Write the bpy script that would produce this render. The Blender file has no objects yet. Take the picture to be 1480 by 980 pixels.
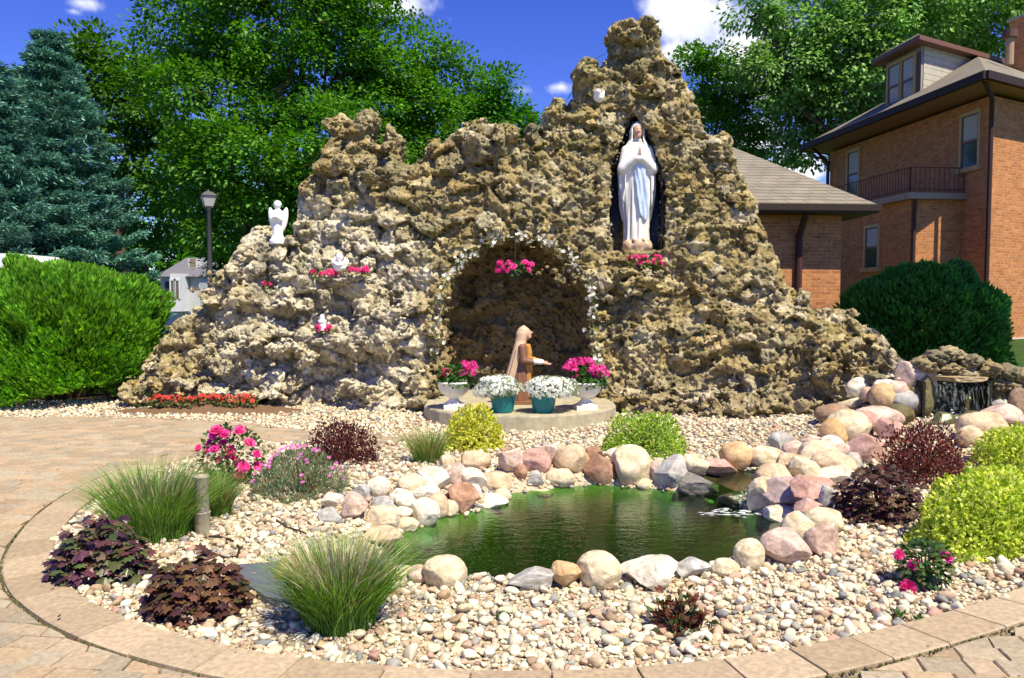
import bpy, math, random
import numpy as np
from mathutils import Vector, Matrix

C = bpy.context.scene
R = math.radians
rng = np.random.default_rng(11)
random.seed(11)

# ------------------------------------------------------------------ camera
CAM_H, F_PX, PITCH = 1.6, 1150.0, R(3.0)
cam_d = bpy.data.cameras.new("camera")
cam = bpy.data.objects.new("camera", cam_d)
C.collection.objects.link(cam)
cam.location = (0, 0, CAM_H)
cam.rotation_euler = (R(90) - PITCH, 0, 0)
cam_d.sensor_width = 36.0
cam_d.lens = 36.0 * F_PX / 1480.0
cam_d.clip_start, cam_d.clip_end = 0.1, 3000
C.camera = cam

# ------------------------------------------------------------------ sun, sky, exposure
SUN = np.array([0.40, -0.55, 1.12]); SUN /= np.linalg.norm(SUN)
sun_d = bpy.data.lights.new("sun", 'SUN')
sun_d.energy, sun_d.angle, sun_d.color = 5.0, R(0.5), (1.0, 0.90, 0.67)
sun = bpy.data.objects.new("sun", sun_d)
C.collection.objects.link(sun)
sun.rotation_euler = Vector(SUN).to_track_quat('Z', 'Y').to_euler()
sun.location = (20, -30, 50)
C.view_settings.view_transform = 'Standard'
C.view_settings.look = 'None'
C.view_settings.exposure = 0.60
C.view_settings.gamma = 1.0
C.view_settings.use_curve_mapping = False
C.cycles.max_bounces = 8
C.cycles.transparent_max_bounces = 12


class NT:
    """small node-tree helper"""
    def __init__(s, tree):
        s.t = tree; s.n = tree.nodes; s.l = tree.links
    def node(s, typ, props=None, **ins):
        n = s.n.new(typ)
        for k, v in (props or {}).items():
            setattr(n, k, v)
        for k, v in ins.items():
            s.put(n.inputs[int(k[1:])] if k[0] == 'i' and k[1:].isdigit() else n.inputs[k.replace('_', ' ')], v)
        return n
    def put(s, sock, v):
        if hasattr(v, 'is_linked') or isinstance(v, bpy.types.NodeSocket):
            s.l.new(v, sock)
        else:
            if sock.type == 'RGBA' and len(v) == 3:
                v = (*v, 1.0)
            sock.default_value = v
    def math(s, op, a, b=0.0, c=None, clamp=False):
        n = s.n.new('ShaderNodeMath'); n.operation = op; n.use_clamp = clamp
        s.put(n.inputs[0], a); s.put(n.inputs[1], b)
        if c is not None: s.put(n.inputs[2], c)
        return n.outputs[0]
    def mix(s, f, a, b, blend='MIX'):
        n = s.n.new('ShaderNodeMix'); n.data_type = 'RGBA'; n.blend_type = blend
        s.put(n.inputs[0], f); s.put(n.inputs[6], a); s.put(n.inputs[7], b)
        return n.outputs[2]
    def ramp(s, f, stops, interp='LINEAR'):
        n = s.n.new('ShaderNodeValToRGB'); s.put(n.inputs[0], f)
        cr = n.color_ramp; cr.interpolation = interp
        while len(cr.elements) < len(stops): cr.elements.new(0.5)
        for e, (p, c) in zip(cr.elements, stops):
            e.position = p; e.color = (*c, 1.0) if len(c) == 3 else c
        return n.outputs[0]
    def noise(s, vec, scale, detail=4, rough=0.55, out=0):
        n = s.n.new('ShaderNodeTexNoise')
        if vec is not None: s.l.new(vec, n.inputs['Vector'])
        n.inputs['Scale'].default_value = scale; n.inputs['Detail'].default_value = detail
        n.inputs['Roughness'].default_value = rough
        return n.outputs[out]


def cam_ray(px, py):
    a, b = (px - 740.0) / F_PX, (490.0 - py) / F_PX
    return np.array([a, math.cos(PITCH) + b * math.sin(PITCH), -math.sin(PITCH) + b * math.cos(PITCH)])

CAM = np.array([0.0, 0.0, CAM_H])
def P(px, py, Y):
    """world point seen at a photo pixel, on the plane at depth Y"""
    d = cam_ray(px, py); return CAM + d * (Y / d[1])
def G(px, py, z=0.0):
    """world point seen at a photo pixel, on the level z"""
    d = cam_ray(px, py); return CAM + d * ((z - CAM_H) / d[2])

# world: Nishita sky, with a few clouds at their own directions
W = bpy.data.worlds.new("World"); C.world = W; W.use_nodes = True
w = NT(W.node_tree); w.n.clear()
sky = w.node('ShaderNodeTexSky', dict(sky_type='NISHITA', sun_disc=False,
             sun_elevation=math.asin(SUN[2]), sun_rotation=math.atan2(SUN[0], SUN[1]),
             air_density=1.0, dust_density=0.15, ozone_density=4.5, altitude=1500))
hs = w.node('ShaderNodeHueSaturation', None, Hue=0.532, Saturation=1.27, Value=1.22, Color=sky.outputs[0])
tc = w.node('ShaderNodeTexCoord').outputs['Generated']
clouds = [(120, 4, 34, 14, .9), (105, 16, 16, 7, .6), (578, 8, 60, 26, 1.1), (618, 20, 22, 10, .5),
          (1010, 25, 75, 45, 1.15), (960, 5, 40, 25, 1.0), (985, 78, 40, 26, .95), (1100, 60, 80, 70, .9), (1090, 205, 40, 30, .95),
          (1140, 240, 50, 25, .9), (752, 131, 18, 10, .5), (810, 126, 20, 8, .55), (650, 28, 9, 7, .35),
          (-150, 90, 90, 30, .9), (1750, 120, 160, 60, 1.), (1560, -60, 120, 60, 1.)]
nz = w.noise(tc, 9.0, 8, 0.62); nz2 = w.noise(tc, 34.0, 5, 0.6)
nsum = w.math('ADD', w.math('MULTIPLY', w.math('SUBTRACT', nz, 0.5), 2.3), w.math('MULTIPLY', w.math('SUBTRACT', nz2, 0.5), 0.9))
cm = 0.0
for (cx, cy, rx, ry, st) in clouds:
    d = cam_ray(cx, cy); L = np.linalg.norm(d); d = d / L
    sub = w.node('ShaderNodeVectorMath', dict(operation='SUBTRACT'), i0=tc, i1=tuple(d))
    dv = w.node('ShaderNodeVectorMath', dict(operation='DIVIDE'), i0=sub.outputs[0],
                i1=(rx / F_PX / L, rx / F_PX / L, ry / F_PX / L))
    ln = w.node('ShaderNodeVectorMath', dict(operation='LENGTH'), i0=dv.outputs[0])
    v = w.math('MULTIPLY', w.math('SUBTRACT', 1.25, ln.outputs['Value']), st)
    v = w.math('MAXIMUM', v, -1.0)
    cm = v if isinstance(cm, float) else w.math('MAXIMUM', cm, v)
cmn = w.math('ADD', cm, nsum)
mask = w.node('ShaderNodeMapRange', dict(interpolation_type='SMOOTHSTEP'), i0=cmn, i1=0.05, i2=0.95, i3=0.0, i4=1.0).outputs[0]
shade = w.mix(w.node('ShaderNodeMapRange', None, i0=nz, i1=0.35, i2=0.62).outputs[0], (4.9, 5.3, 6.4), (8.2, 8.2, 8.4))
col = w.mix(mask, hs.outputs[0], shade)
bg = w.node('ShaderNodeBackground', None, Color=col, Strength=0.105)
out = w.node('ShaderNodeOutputWorld'); w.l.new(bg.outputs[0], out.inputs[0])

# ------------------------------------------------------------------ mesh helpers
def make_mesh(name, V, faces, mat, parent=None, col=None, smooth=False, world=True):
    V = np.asarray(V, dtype=np.float32).reshape(-1, 3)
    if parent is not None and world:
        r = parent
        while r.parent is not None: r = r.parent
        V = V - np.array(r.location, dtype=np.float32)
    if isinstance(faces, np.ndarray): faces = [faces]
    faces = [np.asarray(f, dtype=np.int32) for f in faces if len(f)]
    me = bpy.data.meshes.new(name)
    me.vertices.add(len(V)); me.vertices.foreach_set('co', V.ravel())
    nl = sum(f.size for f in faces); nf = sum(len(f) for f in faces)
    me.loops.add(nl); me.polygons.add(nf)
    me.loops.foreach_set('vertex_index', np.concatenate([f.ravel() for f in faces]))
    tot = np.concatenate([np.full(len(f), f.shape[1], dtype=np.int32) for f in faces])
    st = np.concatenate([[0], np.cumsum(tot)[:-1]]).astype(np.int32)
    me.polygons.foreach_set('loop_start', st)
    try: me.polygons.foreach_set('loop_total', tot)
    except Exception: pass
    me.polygons.foreach_set('use_smooth', np.full(nf, bool(smooth)))
    if col is not None:
        col = np.asarray(col, dtype=np.float32)
        if col.ndim == 1: col = np.tile(col, (len(V), 1))
        a = me.color_attributes.new('col', 'FLOAT_COLOR', 'POINT')
        a.data.foreach_set('color', np.concatenate([col[:, :3], np.ones((len(V), 1), np.float32)], 1).ravel())
    me.update(calc_edges=True); me.validate()
    if mat is not None: me.materials.append(mat)
    o = bpy.data.objects.new(name, me); C.collection.objects.link(o)
    if parent is not None: o.parent = parent
    return o


class MB:
    """collects shapes into ONE mesh"""
    def __init__(s): s.V = []; s.F = {}; s.C = []; s.n = 0
    def add(s, V, F, c=(.5, .5, .5)):
        V = np.asarray(V, dtype=np.float32).reshape(-1, 3)
        for f in (F if isinstance(F, list) and len(F) and isinstance(F[0], np.ndarray) and F[0].ndim == 2 else [np.asarray(F)]):
            f = np.asarray(f, dtype=np.int32)
            if f.size: s.F.setdefault(f.shape[1], []).append(f + s.n)
        c = np.asarray(c, dtype=np.float32)
        if c.ndim == 1: c = np.tile(c, (len(V), 1))
        s.V.append(V); s.C.append(c); s.n += len(V); return s
    def build(s, name, mat, parent=None, smooth=False, world=True):
        V = np.concatenate(s.V); Cc = np.concatenate(s.C)
        return make_mesh(name, V, [np.concatenate(v) for v in s.F.values()], mat, parent, Cc, smooth, world)


BOXF = np.array([[0, 3, 2, 1], [4, 5, 6, 7], [0, 1, 5, 4], [1, 2, 6, 5], [2, 3, 7, 6], [3, 0, 4, 7]])
def box(c, s, rz=0.0):
    c = np.array(c, float); h = np.array(s, float) / 2
    v = np.array([[-1, -1, -1], [1, -1, -1], [1, 1, -1], [-1, 1, -1], [-1, -1, 1], [1, -1, 1], [1, 1, 1], [-1, 1, 1]]) * h
    if rz:
        k, q = math.cos(rz), math.sin(rz)
        v = np.stack([v[:, 0] * k - v[:, 1] * q, v[:, 0] * q + v[:, 1] * k, v[:, 2]], 1)
    return v + c, BOXF
def prism(quad, up):
    """quad: 4 corner points counter-clockwise from above, extruded by the vector up"""
    q = np.array(quad, float); return np.concatenate([q, q + np.array(up, float)]), BOXF
def frames_along(pts):
    pts = np.asarray(pts, float); t = np.gradient(pts, axis=0)
    t /= np.maximum(np.linalg.norm(t, axis=1, keepdims=True), 1e-9)
    ref = np.array([0, 0, 1.0]); 
    if abs(t[0] @ ref) > .9: ref = np.array([1.0, 0, 0])
    A = np.zeros_like(pts); a = np.cross(t[0], ref); a /= np.linalg.norm(a); A[0] = a
    for i in range(1, len(pts)):
        a = a - t[i] * (a @ t[i]); nrm = np.linalg.norm(a)
        a = a / nrm if nrm > 1e-6 else A[i - 1]
        A[i] = a
    return A, np.cross(t, A)
def tube(pts, r, n=8, cap=True):
    pts = np.asarray(pts, float); m = len(pts); r = np.broadcast_to(np.asarray(r, float), (m,))
    A, B = frames_along(pts)
    th = np.linspace(0, 2 * np.pi, n, endpoint=False)
    V = pts[:, None] + r[:, None, None] * (A[:, None] * np.cos(th)[None, :, None] + B[:, None] * np.sin(th)[None, :, None])
    V = V.reshape(-1, 3); i = np.arange(m - 1)[:, None] * n; j = np.arange(n)[None]; k = (j + 1) % n
    F = np.stack([i + j, i + k, i + n + k, i + n + j], -1).reshape(-1, 4)
    fs = [F]
    if cap:
        V = np.concatenate([V, pts[:1], pts[-1:]]); a, b = m * n, m * n + 1; j = np.arange(n); k = (j + 1) % n
        fs.append(np.concatenate([np.stack([np.full(n, a), k, j], 1), np.stack([np.full(n, b), (m - 1) * n + j, (m - 1) * n + k], 1)]))
    return V, fs
def lathe(prof, n=28, c=(0, 0, 0)):
    """prof: list of (radius, z)"""
    prof = np.asarray(prof, float); m = len(prof); th = np.linspace(0, 2 * np.pi, n, endpoint=False)
    V = np.stack([prof[:, :1] * np.cos(th), prof[:, :1] * np.sin(th), np.repeat(prof[:, 1:], n, 1)], -1).reshape(-1, 3) + np.array(c)
    i = np.arange(m - 1)[:, None] * n; j = np.arange(n)[None]; k = (j + 1) % n
    return V, np.stack([i + j, i + k, i + n + k, i + n + j], -1).reshape(-1, 4)

_ico = {}
def ico(sub):
    if sub not in _ico:
        import bmesh
        bm = bmesh.new(); bmesh.ops.create_icosphere(bm, subdivisions=sub, radius=1.0)
        bm.verts.ensure_lookup_table()
        _ico[sub] = (np.array([v.co[:] for v in bm.verts]), np.array([[v.index for v in f.verts] for f in bm.faces])); bm.free()
    return _ico[sub]
def rot_mats(n, g=rng):
    q = g.normal(size=(n, 4)); q /= np.linalg.norm(q, axis=1, keepdims=True); a, b, c, d = q.T
    return np.stack([np.stack([1 - 2 * (c * c + d * d), 2 * (b * c - a * d), 2 * (b * d + a * c)], -1),
                     np.stack([2 * (b * c + a * d), 1 - 2 * (b * b + d * d), 2 * (c * d - a * b)], -1),
                     np.stack([2 * (b * d - a * c), 2 * (c * d + a * b), 1 - 2 * (b * b + c * c)], -1)], 1)
def norm(v): return v / np.maximum(np.linalg.norm(v, axis=-1, keepdims=True), 1e-9)
def sstep(a, b, x):
    t = np.clip((x - a) / (b - a), 0, 1); return t * t * (3 - 2 * t)

# ------------------------------------------------------------------ numpy noise
def _hash(ix, iy, iz, seed):
    with np.errstate(over='ignore'):
        h = (ix.astype(np.uint32) * np.uint32(374761393)) ^ (iy.astype(np.uint32) * np.uint32(668265263)) ^ (iz.astype(np.uint32) * np.uint32(2147483647 & 0x5bd1e995)) ^ np.uint32((seed * 2654435761) & 0xffffffff)
        h = (h ^ (h >> np.uint32(13))) * np.uint32(1274126177)
        h = (h ^ (h >> np.uint32(16))) * np.uint32(2246822519)
        return h ^ (h >> np.uint32(15))
def _h01(h): return h.astype(np.float32) * np.float32(1 / 4294967296.0)
def vnoise(Q, seed=0):
    Q = np.asarray(Q, np.float32); f = np.floor(Q); i = f.astype(np.int32); u = (Q - f).astype(np.float32); u = u * u * (3 - 2 * u); r = 0
    for dx in (0, 1):
        wx = u[:, 0] if dx else 1 - u[:, 0]
        for dy in (0, 1):
            wy = u[:, 1] if dy else 1 - u[:, 1]
            for dz in (0, 1):
                wz = u[:, 2] if dz else 1 - u[:, 2]
                r = r + wx * wy * wz * _h01(_hash(i[:, 0] + dx, i[:, 1] + dy, i[:, 2] + dz, seed))
    return r * 2 - 1
def fbm(Q, octv=4, seed=0, gain=.5):
    a, s, t = 1.0, 0, 0
    for k in range(octv):
        s = s + a * vnoise(Q * (2.03 ** k) + 17.3 * k, seed + k); t += a; a *= gain
    return s / t
def worley(Q, seed=0):
    """nearest and second distances to jittered cell points, the nearest cell's hash and the offset from its point"""
    Q = np.asarray(Q, np.float32); f = np.floor(Q).astype(np.int32); fr = Q - f; n = len(Q)
    F1 = np.full(n, 81, np.float32); F2 = np.full(n, 81, np.float32); ID = np.zeros(n, np.uint32); BX = np.zeros(n, np.int8); k = 0
    def pts(h):
        h2 = h * np.uint32(2654435761) ^ (h >> np.uint32(7)); h3 = h2 * np.uint32(2246822519) ^ (h2 >> np.uint32(9)); return _h01(h), _h01(h2), _h01(h3)
    offs = [(a_, b_, c_) for a_ in (-1, 0, 1) for b_ in (-1, 0, 1) for c_ in (-1, 0, 1)]
    for k, (dx, dy, dz) in enumerate(offs):
        h = _hash(f[:, 0] + dx, f[:, 1] + dy, f[:, 2] + dz, seed); x, y, z = pts(h)
        d = (x + dx - fr[:, 0]) ** 2 + (y + dy - fr[:, 1]) ** 2 + (z + dz - fr[:, 2]) ** 2
        lt = d < F1; F2 = np.where(lt, F1, np.minimum(F2, d)); F1 = np.where(lt, d, F1); ID = np.where(lt, h, ID); BX[lt] = k
    o_ = np.array(offs, np.float32)[BX]; x, y, z = pts(ID)
    return np.sqrt(F1), np.sqrt(F2), ID, np.stack([fr[:, 0] - x - o_[:, 0], fr[:, 1] - y - o_[:, 1], fr[:, 2] - z - o_[:, 2]], 1)
def cell_tilt(ID, VEC):
    """a random slope for every stone, so that stones have facets"""
    k = np.uint32(2654435761); a = _h01(ID * k) * 2 - 1; b = _h01((ID ^ np.uint32(0x9e3779b9)) * k) * 2 - 1; c = _h01((ID ^ np.uint32(0x51ed270b)) * k) * 2 - 1
    return a * VEC[:, 0] + b * VEC[:, 1] + c * VEC[:, 2]

# ------------------------------------------------------------------ signed-distance modelling
def smin(a, b, k): 
    h = np.clip(.5 + .5 * (b - a) / k, 0, 1); return b * (1 - h) + a * h - k * h * (1 - h)
def smax(a, b, k): return -smin(-a, -b, k)
def sd_ell(Q, c, r):
    r = np.asarray(r, float); return (np.sqrt((((Q - np.asarray(c)) / r) ** 2).sum(-1)) - 1) * r.min()
def sd_cone(Q, a, b, ra, rb):
    a, b = np.asarray(a, float), np.asarray(b, float); ab = b - a
    t = np.clip(((Q - a) @ ab) / (ab @ ab), 0, 1)
    return np.linalg.norm(Q - (a + t[:, None] * ab), axis=1) - (ra + (rb - ra) * t)
def seg_dist2(X, Z, poly):
    """signed distance (negative inside) to a closed polygon, any array shape"""
    poly = np.asarray(poly, float); d = np.full(X.shape, 1e9); ins = np.zeros(X.shape, bool)
    for (ax, az), (bx, bz) in zip(poly, np.roll(poly, -1, 0)):
        ex, ez = bx - ax, bz - az; L = ex * ex + ez * ez + 1e-12
        t = np.clip(((X - ax) * ex + (Z - az) * ez) / L, 0, 1)
        d = np.minimum(d, (X - ax - t * ex) ** 2 + (Z - az - t * ez) ** 2)
        cnd = ((az > Z) != (bz > Z)) & (X < (bx - ax) * (Z - az) / np.where(abs(bz - az) < 1e-12, 1e-12, bz - az) + ax)
        ins ^= cnd
    return np.where(ins, -1, 1) * np.sqrt(d)
def surface_nets(S, org, h):
    nx, ny, nz = S.shape; neg = S < 0
    cx, cy, cz = nx - 1, ny - 1, nz - 1
    s8 = sum(neg[a:a + cx, b:b + cy, c:c + cz].astype(np.int8) for a in (0, 1) for b in (0, 1) for c in (0, 1))
    act = (s8 > 0) & (s8 < 8); idx = np.full(act.shape, -1, np.int64); ii = np.argwhere(act); idx[act] = np.arange(len(ii))
    acc = np.zeros((len(ii), 3)); cnt = np.zeros(len(ii))
    for ax in range(3):
        for a in (0, 1):
            for b in (0, 1):
                o0 = [0, 0, 0]; o1 = [0, 0, 0]; oth = [k for k in range(3) if k != ax]
                o0[oth[0]] = o1[oth[0]] = a; o0[oth[1]] = o1[oth[1]] = b; o1[ax] = 1
                v0 = S[ii[:, 0] + o0[0], ii[:, 1] + o0[1], ii[:, 2] + o0[2]]; v1 = S[ii[:, 0] + o1[0], ii[:, 1] + o1[1], ii[:, 2] + o1[2]]
                m = (v0 < 0) != (v1 < 0); t = np.where(m, v0 / np.where(m, v0 - v1, 1), 0)
                p = np.tile(np.array(o0, float), (len(ii), 1)); p[:, ax] += t
                acc[m] += p[m]; cnt[m] += 1
    V = (ii + acc / np.maximum(cnt, 1)[:, None]) * h + np.asarray(org)
    Q = []
    for ax in range(3):
        u, v = (ax + 1) % 3, (ax + 2) % 3
        sl0 = [slice(1, -1)] * 3; sl1 = [slice(1, -1)] * 3
        sl0[ax] = slice(0, -1); sl1[ax] = slice(1, None)
        A, B = neg[tuple(sl0)], neg[tuple(sl1)]; e = np.argwhere(A != B)
        if not len(e): continue
        flip = A[e[:, 0], e[:, 1], e[:, 2]]
        e = e.copy(); e[:, u] += 1; e[:, v] += 1
        def cell(du, dv):
            q = e.copy(); q[:, u] += du; q[:, v] += dv; return idx[q[:, 0], q[:, 1], q[:, 2]]
        q = np.stack([cell(-1, -1), cell(0, -1), cell(0, 0), cell(-1, 0)], 1)
        q[~flip] = q[~flip][:, ::-1]; Q.append(q)
    Q = np.concatenate(Q); Q = Q[(Q >= 0).all(1)]
    return V, Q
def sdf_part(name, fn, lo, hi, h, mat, parent, at=(0, 0, 0), col=None, rz=0.0, scale=1.0):
    lo, hi = np.asarray(lo, float), np.asarray(hi, float); n = np.ceil((hi - lo) / h).astype(int) + 1
    g = np.stack(np.meshgrid(*[lo[k] + np.arange(n[k]) * h for k in range(3)], indexing='ij'), -1).reshape(-1, 3)
    S = fn(g).reshape(n); S = np.where(abs(S) < 1e-6, 1e-6, S)
    V, F = surface_nets(S, lo, h)
    for _ in range(2):                         # light relaxing
        acc = np.zeros_like(V); c = np.zeros(len(V))
        for a in range(4):
            np.add.at(acc, F[:, a], V[F[:, (a + 1) % 4]]); np.add.at(c, F[:, a], 1)
        V = V * .5 + .5 * acc / np.maximum(c, 1)[:, None]
    V = V * scale
    k, q = math.cos(rz), math.sin(rz); V = np.stack([V[:, 0] * k - V[:, 1] * q, V[:, 0] * q + V[:, 1] * k, V[:, 2]], 1) + np.asarray(at)
    return make_mesh(name, V, F, mat, parent, col if col is not None else np.array([.8, .8, .8]), True)

# ------------------------------------------------------------------ things and labels
def thing(name, label, cat, loc=(0, 0, 0), group=None):
    o = bpy.data.objects.new(name, None); o.empty_display_size = .1
    C.collection.objects.link(o); o.location = tuple(float(v) for v in loc)
    return tag(o, label, cat, group)
def tag(o, label, cat, group=None):
    o['label'] = label; o['category'] = cat
    if group: o['group'] = group
    return o
def struct(o): o['kind'] = 'structure'; return o
def stuff(o): o['kind'] = 'stuff'; return o
def rebase(o, loc):
    """move the origin of a single-mesh thing to its base"""
    loc = Vector(tuple(float(v) for v in loc)); o.data.transform(Matrix.Translation(-loc)); o.location = loc; return o

# ------------------------------------------------------------------ materials
def mat_new(name):
    m = bpy.data.materials.new(name); m.use_nodes = True; t = NT(m.node_tree); t.n.clear()
    o = t.node('ShaderNodeOutputMaterial'); return m, t, o
def attr_mat(name, rough=.9, spec=.25, var=.25, vscale=30, bump=0.0, bscale=60, bdist=.01, detail=5, color=None, metal=0.0, coat=0.0, dark=None):
    """principled surface from the painted-in colour (attribute) with fine grain"""
    m, t, o = mat_new(name); p = t.node('ShaderNodeBsdfPrincipled'); t.l.new(p.outputs[0], o.inputs[0])
    tcn = t.node('ShaderNodeTexCoord').outputs['Object']
    base = t.node('ShaderNodeAttribute', dict(attribute_name='col')).outputs[0] if color is None else t.node('ShaderNodeRGB').outputs[0]
    if color is not None: base.default_value = (*color, 1)
    if var:
        nz = t.noise(tcn, vscale, detail, .6)
        f = t.node('ShaderNodeMapRange', None, i0=nz, i1=.25, i2=.75, i3=1 - var, i4=1 + var).outputs[0]
        base = t.node('ShaderNodeVectorMath', dict(operation='SCALE'), i0=base, Scale=f).outputs[0]
    t.put(p.inputs['Base Color'], base); p.inputs['Roughness'].default_value = rough
    p.inputs['Specular IOR Level'].default_value = spec; p.inputs['Metallic'].default_value = metal
    p.inputs['Coat Weight'].default_value = coat
    if bump:
        b = t.node('ShaderNodeBump', None, Strength=bump, Distance=bdist, Height=t.noise(tcn, bscale, detail, .65)); t.l.new(b.outputs[0], p.inputs['Normal'])
    return m
def leaf_mat(name, trans=.35, rough=.5, spec=.3):
    m, t, o = mat_new(name); a = t.node('ShaderNodeAttribute', dict(attribute_name='col')).outputs[0]
    p = t.node('ShaderNodeBsdfPrincipled', None, Base_Color=a, Roughness=rough); p.inputs['Specular IOR Level'].default_value = spec
    h = t.node('ShaderNodeHueSaturation', None, Hue=.497, Saturation=1.1, Value=1.5, Color=a)
    tr = t.node('ShaderNodeBsdfTranslucent', None, Color=h.outputs[0])
    mx = t.node('ShaderNodeMixShader', None, i0=trans, i1=p.outputs[0], i2=tr.outputs[0]); t.l.new(mx.outputs[0], o.inputs[0]); return m

LEAF = leaf_mat('leaf'); PETAL = leaf_mat('petal', .25, .6, .15); NEEDLE = leaf_mat('needle', .12, .6, .2)
BARK = attr_mat('bark', .95, .1, .4, 18, .6, 40, .02)
STONE = attr_mat('boulder stone', .8, .25, .34, 22, .8, 38, .012, 9)
PEBBLE = attr_mat('pebble', .75, .3, .14, 60, .15, 120, .003)
PLAIN = attr_mat('plain paint', .55, .3, .05, 20)
PLASTER = attr_mat('painted plaster', .45, .4, .06, 14, .1, 50, .004)
METAL = attr_mat('dark metal', .65, .25, .1, 20)
CONCRETE = attr_mat('concrete', .92, .2, .3, 9, .35, 90, .006, 8)
PAVER = attr_mat('paver', .92, .15, .30, 34, .5, 150, .005, 8)
# ------------------------------------------------------------------ plan of the garden
RC = np.array([0.0, 7.0])                                  # centre of the round bed
RT = np.array([(-200, 3.52), (-180, 3.58), (-162, 3.66), (-150, 3.74), (-143, 3.82), (-136, 3.89), (-129, 3.925), (-120, 3.95), (-107, 3.975), (-90, 3.99), (-72, 3.985), (-62, 3.985), (-57, 4.015), (-50, 4.09), (-40, 4.24), (-25, 4.5), (-4, 4.9)])
_td = np.linspace(-200, -2, 400); _rd = np.interp(_td, RT[:, 0], RT[:, 1]); _rd = np.convolve(np.pad(_rd, 12, mode='edge'), np.ones(25) / 25, 'valid')
def ring_R(th): return np.interp(np.degrees(th), _td, _rd)
RING_W = .255
th_all = np.radians(np.linspace(-197, -4, 160))
ring_out = RC + np.stack([np.cos(th_all), np.sin(th_all)], 1) * ring_R(th_all)[:, None]
bed_poly = np.concatenate([ring_out, [[7.5, 7.0], [7.5, 13.8], [-.95, 13.8], [-.95, 9.1], [-1.2, 8.8], [-1.9, 8.7], [-2.9, 8.55]]])
rear = np.array([G(-600, 600)[:2], G(0, 604)[:2], G(200, 606)[:2], G(350, 613)[:2], G(430, 622)[:2], G(520, 630)[:2], G(600, 634)[:2]])
def rear_y(x): return np.interp(x, rear[:, 0], rear[:, 1])
POND_Z = -.14
pond_px = [(556, 800), (566, 782), (600, 768), (650, 748), (700, 740), (735, 716), (780, 710), (860, 702), (930, 707), (1000, 714), (1060, 733),
           (1095, 745), (1138, 758), (1120, 785), (1085, 803), (1040, 822), (980, 832), (920, 838), (870, 844), (800, 846), (720, 850), (640, 846), (590, 826)]
pond_poly = np.array([G(a, b, POND_Z)[:2] for a, b in pond_px])

def mound(x, y):
    m = .27 * sstep(0, 1, ((x - 2.2) * .75 + (y - 7.0) * .30) / 2.4) * sstep(5.7, 7.4, y)
    return m * sstep(8.5, 6.0, x) * sstep(10.4, 9.0, y)
def terrain(x, y):
    x = np.asarray(x, float); y = np.asarray(y, float)
    sd = seg_dist2(x, y, pond_poly)
    base = mound(x, y) + .018 * np.sin(x * 2.1 + 1) * np.sin(y * 1.7) * sstep(-.3, .6, sd)
    rim = sstep(-.06, .30, sd)
    z = (POND_Z - .05) * (1 - rim) + base * rim
    z = z - (.35 + .4 * sstep(1.7, .2, x)) * sstep(0.0, -.7, sd) - .12 * sstep(.02, -.1, sd)
    z = z + .42 * sstep(8.72, 8.98, y - .12 * (x - 4.85)) * sstep(3.9, 4.4, x) * sstep(10.0, 9.4, y)   # heap behind the waterfall
    g = np.hypot(x - 1.98, y - 7.0)                          # little channel feeding the pond
    z = z - .10 * sstep(.45, .1, g)
    return z
def on_ground(px, py):
    """where the sight line of a photo pixel meets the terrain"""
    d = cam_ray(px, py); t = np.linspace(2.5, 14, 1400); q = CAM + d * t[:, None]
    b = q[:, 2] < terrain(q[:, 0], q[:, 1]); i = int(np.argmax(b)) if b.any() else len(t) - 1
    return q[i]
def back(b, dy):
    """the same spot on its sight line, dy farther away"""
    k = (b[1] + dy) / b[1]; return np.array([b[0] * k, b[1] + dy, b[2]])
def in_poly(x, y, poly): return seg_dist2(np.asarray(x, float), np.asarray(y, float), poly) < 0

# soil under everything in the garden
gx = np.arange(-9, 8.001, .05); gy = np.arange(2, 14.001, .05)
GX, GY = np.meshgrid(gx, gy, indexing='ij'); nx_, ny_ = GX.shape
GZ = terrain(GX, GY)
edge = (GX < -8.99) | (GX > 7.99) | (GY < 2.01) | (GY > 13.99); GZ[edge] = 0
sdp = seg_dist2(GX, GY, pond_poly)
inbed = in_poly(GX, GY, bed_poly); leftg = (GY > rear_y(GX)) & (GX < -.9)
soilc = np.zeros((nx_, ny_, 3)); soilc[:] = (.20, .15, .09)
soilc[inbed] = (.44, .37, .27); soilc[leftg & (GX > -8)] = (.46, .38, .27)
pv = (~inbed) & (~leftg); soilc[pv] = (.17, .14, .085)
n1 = vnoise(np.stack([GX.ravel() * 3, GY.ravel() * 3, GX.ravel() * 0], 1), 3).reshape(nx_, ny_)
n2 = vnoise(np.stack([GX.ravel() * 1.2, GY.ravel() * 1.2, GX.ravel() * 0], 1), 5).reshape(nx_, ny_)
pd = sstep(.02, -.08, sdp)[..., None]; deep = (sstep(-.02, -.55, sdp - .14 * n1) * (.45 + .55 * sstep(1.7, .2, GX)))[..., None]
pondc = np.array([.085, .085, .012]) * (1 - deep) + np.array([.004, .030, .005]) * deep
soilc = soilc * (1 - pd) + pondc * (1 + .35 * n1[..., None]) * pd
moss = (pv & (n2 > .1)); soilc[moss] = (.10, .11, .04)
soilc[np.hypot(GX - 2.02, GY - 7.02) < .5] = (.035, .03, .012)
soilc[(GX > 3.9) & (GY > 8.62)] = (.07, .055, .035)
soilc[(GX < -5.2) & (GY > 11.3) & ~pv] = (.06, .045, .03)
idn = np.arange(nx_ * ny_).reshape(nx_, ny_)
F = np.stack([idn[:-1, :-1], idn[1:, :-1], idn[1:, 1:], idn[:-1, 1:]], -1).reshape(-1, 4)
SOIL = attr_mat('soil', .95, .1, .35, 45, .5, 90, .01, 8)
struct(make_mesh('garden_ground', np.stack([GX, GY, GZ], -1), F, SOIL, None, soilc.reshape(-1, 3), True))

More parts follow.
